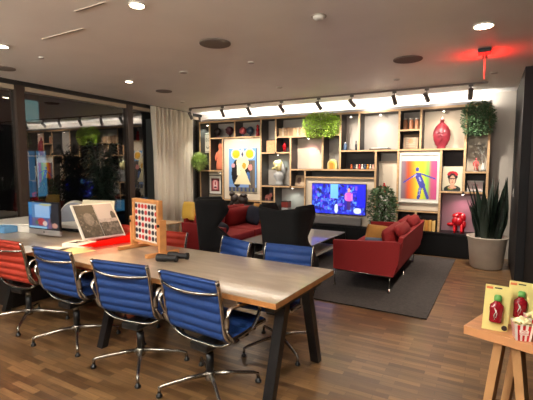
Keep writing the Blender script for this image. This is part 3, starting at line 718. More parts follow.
# ---------------------------------------------------------------- office chairs
def resample(pts, ds):
    P = [Vector(p) for p in pts]; out = []
    def cr(p0, p1, p2, p3, t): return .5*((2*p1)+(-p0+p2)*t+(2*p0-5*p1+4*p2-p3)*t*t+(-p0+3*p1-3*p2+p3)*t**3)
    dense = []
    for i in range(len(P)-1):
        p0 = P[max(0, i-1)]; p3 = P[min(len(P)-1, i+2)]
        for k in range(20): dense.append(cr(p0, P[i], P[i+1], p3, k/20))
    dense.append(P[-1]); out = [dense[0]]; acc = 0
    for a, b in zip(dense, dense[1:]):
        l = (b-a).length; acc += l
        if acc >= ds: out.append(b); acc = 0
    return out
SEATP = [(.325, .435), (.305, .462), (.20, .465), (.08, .452), (-.04, .448)]
BACKP = [(-.05, .45), (-.105, .462), (-.14, .51), (-.157, .60), (-.172, .70), (-.19, .80), (-.212, .872)]
def sling(pts, w0, w1, m, rib=.046, name='seat', parent=None):
    n = 7; prof = resample([(0, p[0], p[1]) for p in pts], rib/n); N = len(prof); b = MB(); front = []; rear = []
    for i, p in enumerate(prof):
        t = (prof[min(i+1, N-1)]-prof[max(i-1, 0)]).normalized(); nr = Vector((0, -t.z, t.y)); am = .004+.016*abs(math.sin(PI*i/n)); w = (w0+(w1-w0)*i/(N-1))/2
        front.append([b.bm.verts.new(p+nr*am*(1 if abs(x) < .99 else .3)+Vector((w*x, 0, 0))) for x in (-1, -.95, 0, .95, 1)])
        rear.append([b.bm.verts.new(p-nr*am*(1 if abs(x) < .99 else .3)+Vector((w*x, 0, 0))) for x in (-1, -.95, 0, .95, 1)])
    fs = []
    for i in range(N-1):
        for k in range(4):
            fs.append(b.bm.faces.new((front[i][k], front[i][k+1], front[i+1][k+1], front[i+1][k]))); fs.append(b.bm.faces.new((rear[i][k], rear[i+1][k], rear[i+1][k+1], rear[i][k+1])))
        for k in (0, 4): fs.append(b.bm.faces.new((front[i][k], front[i+1][k], rear[i+1][k], rear[i][k])))
    for i in (0, N-1):
        for k in range(4): fs.append(b.bm.faces.new((front[i][k], front[i][k+1], rear[i][k+1], rear[i][k])))
    b._fin(fs, m, True); return b.build(name, None, parent)
def make_chair(m):
    e = empty('office_chair')
    sling(SEATP, .46, .46, m, .052, 'seat', e); sling(BACKP, .46, .47, m, .052, 'backrest', e)
    full = resample([(0, p[0], p[1]) for p in SEATP[1:-1]+[(-.06, .45)]+BACKP[1:]], .03)
    for s in (-1, 1):
        MB().tube([(s*.243+p.x, p.y, p.z) for p in full], .013, CHROME, 8, (.75, 1.3)).build('side_frame', None, e)
        arm = resample([(s*.262, -.15, .55), (s*.285, -.172, .64), (s*.288, -.15, .69), (s*.288, -.08, .69), (s*.288, .10, .665), (s*.288, .155, .65), (s*.287, .175, .60), (s*.275, .15, .52), (s*.258, .12, .465)], .02)
        MB().tube(arm, .011, CHROME, 8, (1.5, .8)).build('armrest', None, e)
        low = resample([(s*.262, -.15, .55), (s*.275, -.13, .50), (s*.27, -.09, .452), (s*.256, -.02, .447)], .02)
        MB().tube(low, .011, CHROME, 8, (1.5, .8)).build('arm_bracket', None, e)
    MB().tube([(x, -.195-.05*(1-(x/.24)**2), .79-.012*(1-(x/.24)**2)) for x in [-.243+.0486*k for k in range(11)]], .010, CHROME).build('back_stretcher', None, e)
    MB().tube([(x, .09, .43-.055*(1-(x/.24)**4)) for x in [-.243+.0486*k for k in range(11)]], .012, CHROME, 8, (1.6, .8)).build('seat_stretcher', None, e)
    MB().tube([(x, -.09, .435-.05*(1-(x/.24)**4)) for x in [-.243+.0486*k for k in range(11)]], .012, CHROME, 8, (1.6, .8)).build('seat_stretcher', None, e)
    MB().box((0, .0, .352), (.15, .24, .05), bevel=.012).build('tilt_mechanism', BLKM, e)
    MB().lathe([(.022, .27), (.022, .33)], m=CHROME, seg=16).build('column', None, e)
    MB().lathe([(.027, .14), (.027, .268)], m=BLKP, seg=16).build('column_sleeve', None, e)
    MB().lathe([(.03, .075), (.036, .085), (.034, .135), (.028, .139)], m=CHROME, seg=16).build('base_hub', None, e)
    for k in range(4):
        a = PI/4+k*PI/2; c, s_ = math.cos(a), math.sin(a)
        lg = MB().tube([(c*.03, s_*.03, .115), (c*.15, s_*.15, .103), (c*.31, s_*.31, .077), (c*.338, s_*.338, .066), (c*.342, s_*.342, .03)], [.017, .015, .0125, .0125, .012], CHROME, 8, (.9, 1)).build('leg', None, e)
        g = MB().lathe([(.022, 0), (.022, .014), (.012, .02), (.012, .032)], c=(c*.342, s_*.342, 0), m=BLKP, seg=12).build('glide', None, lg)
    return e
cb_, co_ = make_chair(BLUE), make_chair(ORANGE); first = {id(cb_): 0, id(co_): 0}
GN, GF = 'office chairs on the near side of the long table', 'office chairs on the far side of the long table'
for proto, x, y, yaw, br, label, g in (
        (cb_, -1.665, 2.16, -5, 2, 'blue ribbed office chair nearest the right end of the long table', GN),
        (cb_, -2.37, 2.18, 6, -4, 'blue ribbed office chair second from the right on the near side', GN),
        (cb_, -3.22, 2.22, 0, 8, 'blue ribbed office chair between the orange one and black table leg', GN),
        (co_, -4.02, 2.25, 3, -2, 'orange ribbed office chair at the left edge, near side of table', GN),
        (cb_, -1.535, 2.97, 183, 10, 'blue office chair across the table, in front of black high chair', GF),
        (cb_, -2.20, 3.0, 158, -8, 'blue office chair across the table, partly before the red sofa', GF),
        (co_, -3.0, 3.02, 180, 0, 'orange office chair across the table, just right of the wooden game', GF),
        (co_, -3.78, 3.10, 180, 5, 'orange office chair across the table, behind open photo book', GF)):
    o = proto if first[id(proto)] == 0 else copy_tree(proto); first[id(proto)] = 1
    o.location = (x, y, 0); o.rotation_euler.z = R(yaw); o.scale = (1.07 if g is GN else .95, 1, 1); tag(o, label, 'chair', g)
    for ch in [c for c in bpy.data.objects if c.parent == o and c.name.startswith(('leg', 'base_hub'))]: ch.rotation_euler.z = R(br-yaw)

# ---------------------------------------------------------------- long table
TA = R(-2.4)
tb = empty('long_table', (-1.10, 2.085, 0), TA, 'long oak topped meeting table on black steel trestle legs', 'table')
TL, TW = 4.5, .92
MB().bb(-TL, 0, 0, TW, .705, .7395, TABEDGE).bb(-TL+.001, -.001, .001, TW-.001, .7396, .745, TABTOP).build('tabletop', None, tb)
for fx in (-.10, -1.80, -3.45):
    MB().bb(fx-.035, fx+.035, .09, TW-.09, .64, .7045).build('cross_beam', BLKM, tb)
    for s, yt, yb in ((-1, .27, .07), (1, TW-.29, TW-.10)):
        MB().prism([(yt-.035, .6395), (yt+.035, .6395), (yb+.03, 0), (yb-.03, 0)], 'X', fx-.035, fx+.035, BLKM).build('leg', None, tb)
MB().bb(-3.415, -.135, TW/2-.03, TW/2+.03, .65, .70).build('long_beam', BLKM, tb)
dk = empty('shade_block', (-4.95, 2.62, 0), 0, 'black block standing in for shade below left end of long table', 'cabinet')  # dark block put where there is only shade under the table
MB().box((0, 0, .3), (.8, .5, .6), bevel=.004).build('body', BLKM, dk)
for s in (-1, 1): MB().box((s*.2, -.258, .3), (.39, .012, .56), bevel=.002).build('door', BLKM, dk)

TZ = .746
# computer
im = empty('desktop_computer', (-4.10, 2.63, TZ+.085), R(0), 'slim silver desktop computer with lit colourful screen on the long table', 'computer')
def scr(u, v):
    c = mixc((90,140,190), (60,110,170), u)
    if v < .4: c = mixc((130,80,110), (70,100,160), (u*3 % 1))
    if ell(u, v, .42, .26, .14, .14): c = (190,50,60)
    if ell(u, v, .55, .2, .08, .1): c = (230,200,190)
    if .22 < u < .72 and .42 < v < .93: c = mixc((130,185,240), (175,205,240), v)
    if ell(u, v, .60, .93, .22, .05): c = (190,190,150)
    if u > .76: c = (24,26,40)
    if ell(u, v, .82, .42, .09, .30): c = (20,20,34)
    if ell(u, v, .87, .14, .09, .1): c = (210,150,130)
    if ell(u, v, .27, .22, .06, .09): c = (80,110,90)
    if u < .1: c = (60,140,200) if v > .5 else (40,90,170)
    if v < .07 and u < .6: c = (150,205,235)
    return c
MB().box((0, .0, .245), (.60, .03, .40), bevel=.004).build('screen_housing', BLKP, im)
MB().box((0, -.001, .02), (.60, .032, .075), bevel=.004).build('chin', SILVER, im)
picture('screen', .57, .36, 56, 40, scr, SCRM2, im, (0, -.0165, .072), th=.001)
MB().box((0, -.0172, .022), (.02, .001, .025), bevel=.0003).build('emblem', BLKP, im)
MB().prism([(.016, .13), (.06, .0), (.07, -.04), (.05, -.04), (.016, .06)], 'X', -.09, .09, SILVER).build('stand', None, im)
im.rotation_euler.z = R(3); im.location = (-4.53, 2.77, TZ+.037); im.scale = (.93, .9, .84)
bx = empty('white_box', (-4.95, 2.87, TZ), R(4), 'low white box lying just behind the desktop computer', 'box')
MB().box((0, .06, .036), (.54, .22, .072), bevel=.006).build('body', WHITEM, bx)
MB().box((0, .06, .0765), (.545, .225, .008), bevel=.002).build('lid', WHITE, bx)
def paper(name, x, y, rz, w, h, m, label, z=TZ, cat='paper'):
    return tag(MB().box((0, 0, .0015), (w, h, .003)).build(name, m, None, (x, y, z+.0005), R(rz)), label, cat)
paper('paper_sheet', -3.78, 2.38, 20, .3, .21, WHITEM, 'white paper sheet on table in front of the computer')
paper('magazine', -3.53, 2.45, -10, .34, .24, mat('cream_print', (228,204,140), .5), 'cream magazine lying flat near table edge behind blue chair')
paper('placemat', -4.0, 2.25, 3, .34, .22, mat('pale_grey_card', (196,196,190), .6), 'pale grey card lying on table edge beside the orange chair')
kb = empty('scribbled_notepad', (-3.70, 2.62, TZ), R(15), 'white notepad with black scribbles beside the desktop computer', 'notepad')
MB().box((0, 0, .02), (.26, .2, .04), bevel=.003).build('pages', WHITEM, kb)
b = MB()
for i in range(6): b.tube([(rb.uniform(-.1, 0), rb.uniform(-.08, .08), .0415), (rb.uniform(-.05, .06), rb.uniform(-.08, .08), .0415), (rb.uniform(0, .1), rb.uniform(-.08, .08), .0415)], .003, BLKP, 5)
b.build('drawing', None, kb)
# photo book on red acrylic stand
BL, BR = Vector((-3.775, 2.735)), Vector((-3.655, 3.175)); bd_ = (BR-BL).normalized(); ang = math.atan2(bd_.y, bd_.x); bw = (BR-BL).length; mid = (BL+BR)/2
pb = empty('photo_book', (mid.x, mid.y, TZ+.035), ang, 'large open book of black and white photographs leaning on red stand', 'book'); pb.rotation_euler = Euler((R(-45), 0, ang))
def bw1(u, v):
    n = (math.sin(int(u*13)*12.9898+int(v*17)*78.233)*43758.5453) % 1*.55+(math.sin(int(u*5)*3.1+int(v*6)*7.7)*437.5) % 1*.45
    if v > .72: n = n*.4
    if ell(u, v, .55, .55, .25, .2): n = .75+.2*n
    g = 18+105*n*n; return (g, g*.95, g*.92)
def bw2(u, v):
    n = (math.sin(int(u*15)*12.9898+int(v*21)*78.233)*43758.5453) % 1*.55+(math.sin(int(u*5)*3.1+int(v*9)*7.7)*437.5) % 1*.45
    g = 20+95*n
    if v > .52: g = 176-12*u
    if ell(u, v, .85, .55, .13, .2): g = 50
    if .42 < v < .52: g = 130+50*n
    return (g, g*.95, g*.94)
MB().box((0, .012, .25), (bw+.02, .02, .50), bevel=.003).build('cover', WHITEM, pb)
picture('left_page', bw/2-.015, .46, 40, 44, bw1, PICM, pb, (-bw/4+.004, -.004, .02), th=.004)
picture('right_page', bw/2-.01, .46, 40, 44, bw2, PICM, pb, (bw/4-.002, -.004, .02), th=.004)
st = empty('book_stand', (mid.x, mid.y, TZ), ang, 'glowing red translucent acrylic stand holding the open photo book', 'stand')
MB().bb(-bw/2-.02, bw/2+.02, -.30, .06, .001, .008).build('bottom_plate', REDACR, st)
b = MB(); q = [(-bw/2-.06, -.285, .009), (bw/2+.03, -.285, .009), (bw/2+.27, -.34, .125), (-bw/2-.20, -.37, .05)]
lv = [b.bm.verts.new(p) for p in q]+[b.bm.verts.new((p[0], p[1]-.005, p[2]+.004)) for p in q]
b._fin([b.bm.faces.new([lv[k] for k in f]) for f in ((0, 1, 2, 3), (7, 6, 5, 4), (0, 4, 5, 1), (1, 5, 6, 2), (2, 6, 7, 3), (3, 7, 4, 0))], REDACR); b.build('front_lip', None, st)
b = MB(); q = [(bw/2+.025, -.28, .01), (bw/2+.025, .05, .01), (bw/2+.12, .03, .10), (bw/2+.26, -.33, .12)]
lv = [b.bm.verts.new(p) for p in q]+[b.bm.verts.new((p[0]+.005, p[1], p[2]+.003)) for p in q]
b._fin([b.bm.faces.new([lv[k] for k in f]) for f in ((0, 1, 2, 3), (7, 6, 5, 4), (0, 4, 5, 1), (1, 5, 6, 2), (2, 6, 7, 3), (3, 7, 4, 0))], REDACR); b.build('side_flap', None, st)
MB().prism([(.035, .012), (.041, .012), (.34, .30), (.334, .30)], 'X', -bw/2+.05, bw/2-.05, REDACR).build('back_plate', None, st)
# giant four in a row game
ga = math.atan2(2.715-2.824, -2.658+3.091)
gm = empty('four_in_a_row_game', (-2.875, 2.77, TZ), ga, 'wooden upright four in a row game with red and black discs', 'board game')
GW, GZ = .425, .09
b = MB(); b.box((-GW/2-.012, 0, .295), (.035, .05, .41), WOODG, bevel=.003).box((GW/2+.012, 0, .295), (.035, .05, .41), WOODG, bevel=.003).box((0, 0, .493), (GW+.06, .05, .035), WOODG, bevel=.003).box((0, 0, GZ+.0), (GW-.012, .05, .02), WOODG).build('board_frame', None, gm)
MB().box((0, 0, .288), (GW-.014, .02, .375)).build('grid_panel', WHITE, gm)
b1, b2 = MB(), MB(); rd = mat('game_red', (196,36,32), .4); bk_ = mat('game_black', (30,28,40), .4)
pat = ["BRRRBBB", "RBBRBBR", "BRBRRBB", "RBRBBBR", "BBRBRBB", "BRRBRBB"]
dn = 0
for r_ in range(6):
    for c_ in range(7):
        x = (c_-3)*.0605; z = .288+(2.5-r_)*.0605; m = rd if pat[r_][c_] == 'R' else bk_
        d = MB().lathe([(.0215, -.014), (.0225, -.012), (.0225, .012), (.0215, .014)], m=m, seg=14, rot=Matrix.Rotation(PI/2, 3, 'X'), c=(x, 0, z)).build('disc', None, gm)
for s in (-1, 1):
    p = MB().box((s*(GW/2+.05), 0, .165), (.035, .07, .33), bevel=.004).build('post', WOODG, gm)
    MB().lathe([(.014, 0), (.014, .012)], m=BLKP, seg=12, rot=Matrix.Rotation(PI/2, 3, 'X'), c=(s*(GW/2+.05), -.036, .28)).build('bolt', None, p)
    MB().box((s*(GW/2+.05), 0, .0175), (.045, .34, .035), bevel=.004).build('foot', WOODG, gm)
# binoculars
bi = empty('binoculars', (-2.40, 2.61, TZ), R(18), 'small black binoculars lying on table beside the wooden game', 'binoculars')
for k, (x, y) in enumerate(((-.03, -.055), (.03, .045))):
    MB().lathe([(.03, -.10), (.034, -.09), (.034, -.02), (.026, .0), (.024, .06), (.03, .07), (.03, .09)], c=(x, y, .034), m=mat('rubber_black', (22,21,23), .55), seg=16, rot=Matrix.Rotation(PI/2, 3, 'Y')).build('barrel', None, bi)
MB().box((-.01, -.005, .036), (.07, .06, .022), bevel=.004).build('bridge', BLKP, bi)
tr = None

# ---------------------------------------------------------------- lounge: sofas, wing chairs, coffee table
def red_sofa(x, y, mirror, label, extra):
    s = -1 if mirror else 1                       # s=1: back on +x side
    e = empty('sofa', (x, y, 0), 0, label, 'sofa', 'pair of red sofas facing over the coffee table'); L_ = 1.95
    e.rotation_euler.z = 0
    def P(pts): return [(s*u, v) for u, v in pts]
    MB().prism(P([(-.76, .25), (-.02, .23), (.0, .34), (-.76, .34)]), 'Y', .07, L_-.07, RED).build('seat_base', None, e)
    for y0, y1 in ((0, .07), (L_-.07, L_)):
        MB().prism(P([(-.77, .245), (-.01, .225), (.045, .40), (.065, .645), (.0, .655), (-.78, .615)]), 'Y', y0, y1, RED).build('arm_panel', None, e)
    MB().prism(P([(-.01, .23), (.03, .30), (.085, .70), (.035, .71), (-.04, .36)]), 'Y', .071, L_-.071, RED).build('back_panel', None, e)
    for k in range(2):
        y0 = .09+k*(L_-.18)/2; w = (L_-.18)/2-.015
        MB().bb(*( (-.76, -.16) if s > 0 else (.16, .76)), y0, y0+w, .341, .46, RED, bevel=.03).build('seat_cushion', None, e)
        MB().pillow((s*-.115, y0+w/2, .62), (w, .19, .36), RED, Euler((R(-12)*1, 0, s*PI/2)), 10, 4).build('back_cushion', None, e)
        MB().pillow((s*-.01, y0+w/2, .745), (w*.8, .13, .17), RED, Euler((R(-35), 0, s*PI/2)), 10, 2.4).build('headrest', None, e)
    for yy in (.035, L_/2, L_-.12):
        MB().tube([(s*-.75, yy, .228), (s*-.05, yy, .215)], .014, CHROME).build('cross_rail', None, e)
        for xx in (-.76, -.06):
            MB().tube([(s*xx, yy, .215), (s*xx, yy, .03), (s*xx, yy-.012, .0135)], [.014, .012, .017], CHROME).build('leg', None, e)
    return e
red_sofa(-.96, 4.88, False, 'red sofa seen from its end, right of the coffee table', None)
red_sofa(-4.30, 4.95, True, 'red sofa facing right, behind the left black high backed chair', None)
def cushion(x, y, z, w, h, th, m, rx, rz, label):
    return tag(MB().pillow((0, 0, h/2), (w, th, h), m, None, 10, 3).build('cushion', None, None, (x, y, z), 0), label, 'cushion', None)
c = cushion(-1.24, 5.25, .46, .40, .34, .14, MUSTARD, 0, 0, 'mustard yellow cushion on the near end of the right red sofa'); c.rotation_euler = (R(-20), R(6), R(8))
c = cushion(-1.24, 5.08, .46, .30, .20, .14, GREYBLUE, 0, 0, 'grey blue cushion in front of the mustard one on red sofa'); c.rotation_euler = (R(-22), 0, R(4))
c = cushion(-3.92, 6.42, .46, .46, .36, .16, NAVY, 0, 0, 'dark navy cushion on the far end of the left red sofa'); c.rotation_euler = (R(-14), 0, R(-30))
c = cushion(-3.83, 5.25, .46, .44, .2, .16, NAVY, 0, 0, 'dark cushion lying at the near end of the left red sofa'); c.rotation_euler = (R(-30), 0, R(-40))
c = cushion(-4.0, 6.68, .44, .40, .40, .12, MUSTARD, 0, 0, 'mustard cushion behind the dark navy one on left sofa'); c.rotation_euler = (R(-14), 0, R(-30))
c = cushion(-4.36, 5.12, .66, .34, .32, .12, YELL, 0, 0, 'yellow cushion peeking out left of the black high chair'); c.rotation_euler = (R(-8), 0, R(-10))

def wing_chair(x, y, rz, label):
    """back towards local -y"""
    e = empty('high_back_armchair', (x, y, 0), rz, label, 'armchair', 'black high backed armchairs')
    b = MB(); H = 1.08; nz = 14; na = 18; outer = []; inner = []
    for i in range(nz+1):
        t = i/nz; z = .24+(H-.24)*t
        half = .245+.02*t+.025*clamp((t-.55)/.45)**1.0          # half width grows into ears
        depth = .40-.26*clamp((t-.25)/.3)+.20*clamp((t-.55)/.28)-.06*clamp((t-.9)/.1)
        back = -.30-.07*t
        ro, ri = [], []
        for k in range(na+1):
            u = -1+2*k/na; a = abs(u)
            if a < .6: xx = half*(a/.6)*.93; yy = back+.02*(a/.6)**2
            else: q = (a-.6)/.4; xx = half*(.93+.07*math.sin(q*PI/2)); yy = back+.02+(depth+.10)*q
            sg = 1 if u > 0 else -1
            zz = z-(.03*max(0, 1-a/.6) if i == nz else 0)+(.02*(a > .6) if i == nz else 0)
            ro.append(b.bm.verts.new((sg*xx, yy, zz)))
            ri.append(b.bm.verts.new((sg*(xx-.055 if a >= .6 else xx*.84), max(yy, back+.06) if a < .6 else max(yy-.0, back+.06), zz)))
        outer.append(ro); inner.append(ri)
    fs = []
    for i in range(nz):
        for k in range(na):
            fs.append(b.bm.faces.new((outer[i][k], outer[i][k+1], outer[i+1][k+1], outer[i+1][k]))); fs.append(b.bm.faces.new((inner[i][k+1], inner[i][k], inner[i+1][k], inner[i+1][k+1])))
        for k in (0, na): fs.append(b.bm.faces.new((outer[i][k], outer[i+1][k], inner[i+1][k], inner[i][k])))
    for k in range(na):
        for i in (0, nz): fs.append(b.bm.faces.new((outer[i][k], outer[i][k+1], inner[i][k+1], inner[i][k])))
    b._fin(fs, BLKF, True); b.build('shell', None, e)
    MB().box((0, .03, .33), (.50, .52, .16), bevel=.03).build('seat_cushion', BLKF, e)
    MB().pillow((0, -.20, .66), (.46, .12, .5), BLKF, Euler((R(-5), 0, 0))).build('back_cushion', None, e)
    MB().lathe([(.03, .02), (.03, .24)], m=BLKM, seg=12).build('column', None, e)
    for k in range(4):
        a = PI/4+k*PI/2; MB().tube([(0, 0, .05), (math.cos(a)*.3, math.sin(a)*.3, .02), (math.cos(a)*.32, math.sin(a)*.32, .0)], [.018, .014, .016], CHROME).build('leg', None, e)
    return e
wing_chair(-2.10, 4.38, R(-3), 'black high backed armchair seen from behind, facing the television').location.z = .013
wing_chair(-3.37, 4.66, R(-50), 'black high backed armchair turned sideways in front of left sofa').location.z = .013
# coffee table
ct = empty('coffee_table', (-2.80, 6.03, .013), R(-2), 'two level pale coffee table on black legs reflecting the television', 'coffee table')
MB().box((0, 0, .372), (1.12, 1.64, .018), mat('pale_glossy_top', (176,170,164), .08, coat=.5), bevel=.003).build('tabletop', None, ct)
MB().box((.05, 0, .16), (.92, 1.3, .018), WHITE, bevel=.003).build('lower_shelf', None, ct)
for sx in (-1, 1):
    for sy in (-1, 1): MB().tube([(sx*.42, sy*.6, .362), (sx*.46, sy*.66, 0)], .016, BLKM).build('leg', None, ct)
e = empty('folded_throw', (-3.0, 5.55, .183), R(10), 'crumpled pale blanket on the lower shelf of coffee table', 'blanket')
MB().pillow((0, 0, .05), (.34, .3, .09), GREYPL, Euler((PI/2, 0, 0))).ball((.08, .04, .06), (.2, .16, .08), WHITEM).build('folds', None, e)
# small side tables at left
s1 = empty('side_table', (-5.08, 5.35, 0), 0, 'small wooden side table by the curtain, left of red sofa', 'side table')
MB().box((0, 0, .545), (.46, .4, .02), bevel=.004).build('tabletop', OAK, s1)
for sx in (-1, 1):
    for sy in (-1, 1): MB().tube([(sx*.18, sy*.15, .535), (sx*.2, sy*.17, 0)], .014, OAK).build('leg', None, s1)
s2 = empty('side_table', (-4.90, 5.86, .0), 0, 'small white topped side table behind the wooden one', 'side table')
MB().lathe([(.2, .58), (.205, .585), (.205, .60), (.2, .603)], m=WHITE, seg=30).build('tabletop', None, s2)
MB().lathe([(.14, 0), (.14, .012), (.018, .02), (.018, .579)], m=BLKM, seg=20).build('stem', None, s2)

# white desk & round ended cabinet at window
wd = empty('white_desk', (-5.15, 3.35, 0), R(0), 'white desk with curved front edge behind the computer', 'desk')
MB().prism([(-.75, -.62), (-.55, -.66), (-.2, -.58), (.15, -.42), (.45, -.30), (.75, -.25), (.80, .1), (.70, .32), (-.75, .32)], 'Z', .80, .835, WHITE).build('desktop', None, wd)
for xx in (-.6, .6): MB().box((xx, .1, .4), (.06, .4, .799), bevel=.003).build('leg', GREYW, wd)
rbx = empty('round_top_bin', (-4.93, 3.44, .837), R(52), 'pale round topped storage bin with grey end on white desk', 'storage bin')
def arc(r, h0, n=14): return [(r, 0)]+[(r*math.cos(PI*k/n), h0+r*.85*math.sin(PI*k/n)) for k in range(n+1)]+[(-r, 0)]
MB().prism(arc(.165, .11), 'Y', -.14, .20, WHITE).build('body', None, rbx)
MB().prism(arc(.16, .11), 'Y', -.152, -.141, mat('slate_grey_end', (128,134,146), .5)).build('end_panel', None, rbx)
dp = empty('drawing_board', (-4.52, 3.46, .837), R(14), 'cream tilted drawing board behind the open photo book', 'board')
o = MB().box((0, 0, .145), (.50, .015, .285), bevel=.002).build('panel', mat('cream_board', (226,218,186), .6), dp); o.rotation_euler.x = R(-14)
MB().box((0, .03, .006), (.3, .14, .011)).build('base', WHITE, dp)
bl = empty('blue_storage_crate', (-4.52, 3.22, .837), 0, 'blue crate below the round topped bin on white desk', 'crate') if False else None
b = one('blue_stool', MB().lathe([(.16, 0), (.17, .03), (.13, .3), (.17, .6), (.175, .64)], m=mat('blue_plastic', (28,84,150), .35)), None, 'blue round stool just behind the long table near the computer', 'stool', loc=(-4.02, 3.30, 0)) 
b = one('tray_box', MB().box((0, 0, .04), (.25, .16, .08), bevel=.008), mat('sky_blue_card', (96,150,196), .5), 'pale blue box at the left edge of the long table', 'box', loc=(-5.28, 2.72, TZ))

# ---------------------------------------------------------------- ceiling things
trk = empty('track_rail', (0, 6.7, 0), 0, 'thin dark lighting track running along the ceiling before shelves', 'lighting track')
MB().bb(-5.62, -.07, -.018, .018, CZ-.026, CZ-.0005).build('rail', mat('taupe_rail', (112,100,90), .5), trk)
ords = ['leftmost', 'second from left', 'third from left', 'fourth from left', 'fifth', 'fourth from right', 'third from right', 'second from right', 'rightmost']
hx = [-5.6, -4.77, -4.14, -3.43, -2.69, -2.09, -1.39, -.904, -.296]
aims = [(-5.5, 1.5), (-4.76, 1.5), (-3.9, 1.5), (-3.2, 1.85), (-2.3, 1.75), (-1.8, 2.2), (-1.09, 1.35), (-.73, 2.1), (-.4, 1.35)]
HM = mat('dark_head', (98,92,86), .4)
for i, x in enumerate(hx):
    e = empty('track_spotlight', (x, 6.7, CZ-.026), 0, '%s dark cylindrical spotlight on the ceiling track' % ords[i], 'spotlight', 'dark spotlights along the ceiling track')
    MB().bb(-.03, .03, -.014, .014, -.03, -.001).build('adapter', HM, e)
    MB().tube([(0, 0, -.03), (0, 0, -.10)], .006, HM).build('stem', None, e)
    p = Vector((x, 6.7, CZ-.15)); t = Vector((aims[i][0], FY, aims[i][1])); d = (t-p).normalized(); q = d.to_track_quat('-Z', 'Y').to_matrix()
    vis = Vector((d.x*.8+.12, d.y*.6, -1)).normalized(); qv = vis.to_track_quat('-Z', 'Y').to_matrix() if False else q
    h = MB().lathe([(.030, .075), (.034, .07), (.034, -.085), (.028, -.085), (.027, -.07)], c=(0, 0, -.13), m=HM, seg=18, rot=qv).build('lamp_head', None, e)
    MB().lathe([(.024, -.0695), (.024, -.067)], c=(0, 0, -.13), m=emis('spot_lens', (255,226,190), 6), seg=14, rot=qv).build('lens', None, h)
    spot('track_spot_beam', p+d*.10, t, [11, 17, 19, 19, 19, 14, 13, 8, 20][i], 92, 1.0, (255, 243, 228))
def disc(name, x, y, r, m, label, cat, group=None, ring=None, t=.012):
    e = empty(name, (x, y, CZ-.0005), 0, label, cat, group)
    MB().lathe([(r*.98, -t), (r, -t*.8), (r, 0), (r*.9, 0)], m=ring or WHITEM, seg=32).build('trim_ring', None, e)
    MB().lathe([(r*.84, -t-.002), (r*.84, -t-.0002)], m=m, seg=32).build('face', None, e); return e
SPK = mat('speaker_mesh', (120,108,98), .8)
disc('ceiling_speaker', -2.43, 3.30, .155, SPK, 'large round ceiling speaker above the long table', 'speaker', 'round ceiling speakers', SPK)
disc('ceiling_speaker', -.87, 4.86, .16, SPK, 'round ceiling speaker above right red sofa', 'speaker', 'round ceiling speakers', SPK)
disc('ceiling_speaker', -4.70, 4.97, .13, SPK, 'round ceiling speaker near the curtain', 'speaker', 'round ceiling speakers', SPK)
disc('ceiling_speaker', -5.34, 2.84, .13, SPK, 'round ceiling speaker at left edge near the windows', 'speaker', 'round ceiling speakers', SPK)
DL = emis('downlight_lens', (255,222,184), 9)
def downl(x, y, r, lit, label, power=0, size=95):
    disc('downlight', x, y, r, DL if lit else mat('dim_lens', (150,134,120), .3), label, 'downlight', 'recessed ceiling downlights', WHITEM)
    if power: spot('downlight_beam', (x, y, CZ-.03), (x, y, 0), power, size, .9, (255, 241, 225), .06)
downl(-2.37, 2.24, .06, True, 'bright recessed downlight at top edge left of centre', 6)
downl(-4.36, 2.32, .055, True, 'lit recessed downlight at the far left edge', 5)
downl(-4.59, 4.15, .055, True, 'lit recessed downlight above the left window corner', 4)
downl(-.10, 4.02, .085, True, 'large oval downlight above the red ceiling sign', 34)
downl(-3.53, 4.10, .055, False, 'unlit recessed downlight left of the large speaker', 0)
downl(-2.50, 4.10, .04, False, 'tiny pale ceiling sensor disc behind the large speaker', 0)
downl(-4.44, 2.77, .03, False, 'tiny ceiling disc between the light slots and window', 0)
e = empty('smoke_detector', (-1.263, 3.131, CZ), 0, 'small round smoke detector on ceiling at top centre', 'smoke detector')
MB().lathe([(.05, 0), (.05, -.015), (.035, -.03), (.015, -.034)], m=WHITEM, seg=24).build('cover', None, e); MB().lathe([(.062, -.0005), (.062, -.006)], m=POTM, seg=24).build('base_ring', None, e)
def slot(x0, y0, x1, y1, label):
    d = Vector((x1-x0, y1-y0, 0)); a = math.atan2(d.y, d.x)
    e = empty('linear_diffuser', ((x0+x1)/2, (y0+y1)/2, CZ-.0005), a, label, 'air diffuser', 'linear slots in the ceiling')
    MB().box((0, 0, -.003), (d.length, .022, .005)).build('trim', mat('pale_slot', (214,200,184), .5), e); MB().box((0, 0, -.0062), (d.length-.02, .006, .001)).build('gap', BLKP, e)
slot(-3.80, 2.39, -3.18, 2.385, 'pale linear slot in ceiling above left chairs')
slot(-2.90, 2.10, -2.545, 2.095, 'short pale linear slot nearest the top edge')
# edge lit red ceiling sign, seen along its plane
sg = empty('exit_sign', (-.10, 4.95, CZ), 0, 'red glowing acrylic sign seen edge on below black ceiling box', 'sign')
MB().box((0, -.09, -.0205), (.12, .14, .04), bevel=.004).build('housing', BLKM, sg)
MB().box((0, .10, -.006), (.05, .34, .011)).build('rail', BLKM, sg)
MB().box((0, .09, -.14), (.010, .36, .20)).build('panel', mat('edge_lit_red', (120,10,10), .2, emit=(255,60,50), es=.25), sg)
LET = emis('sign_letters', (255,40,30), 1)
text('EXIT', .14, LET, 'lettering', sg, (.0058, .09, -.15), (PI/2, 0, PI/2)); text('EXIT', .14, LET, 'lettering', sg, (-.0058, .09, -.15), (PI/2, 0, -PI/2))
for s in (-1, 1):
    area('sign_glow', (-.10+s*.03, 5.04, CZ-.10), (0, R(90+32)*-s if False else (-s)*R(125), 0), .12, .3, .35, (255, 20, 16))
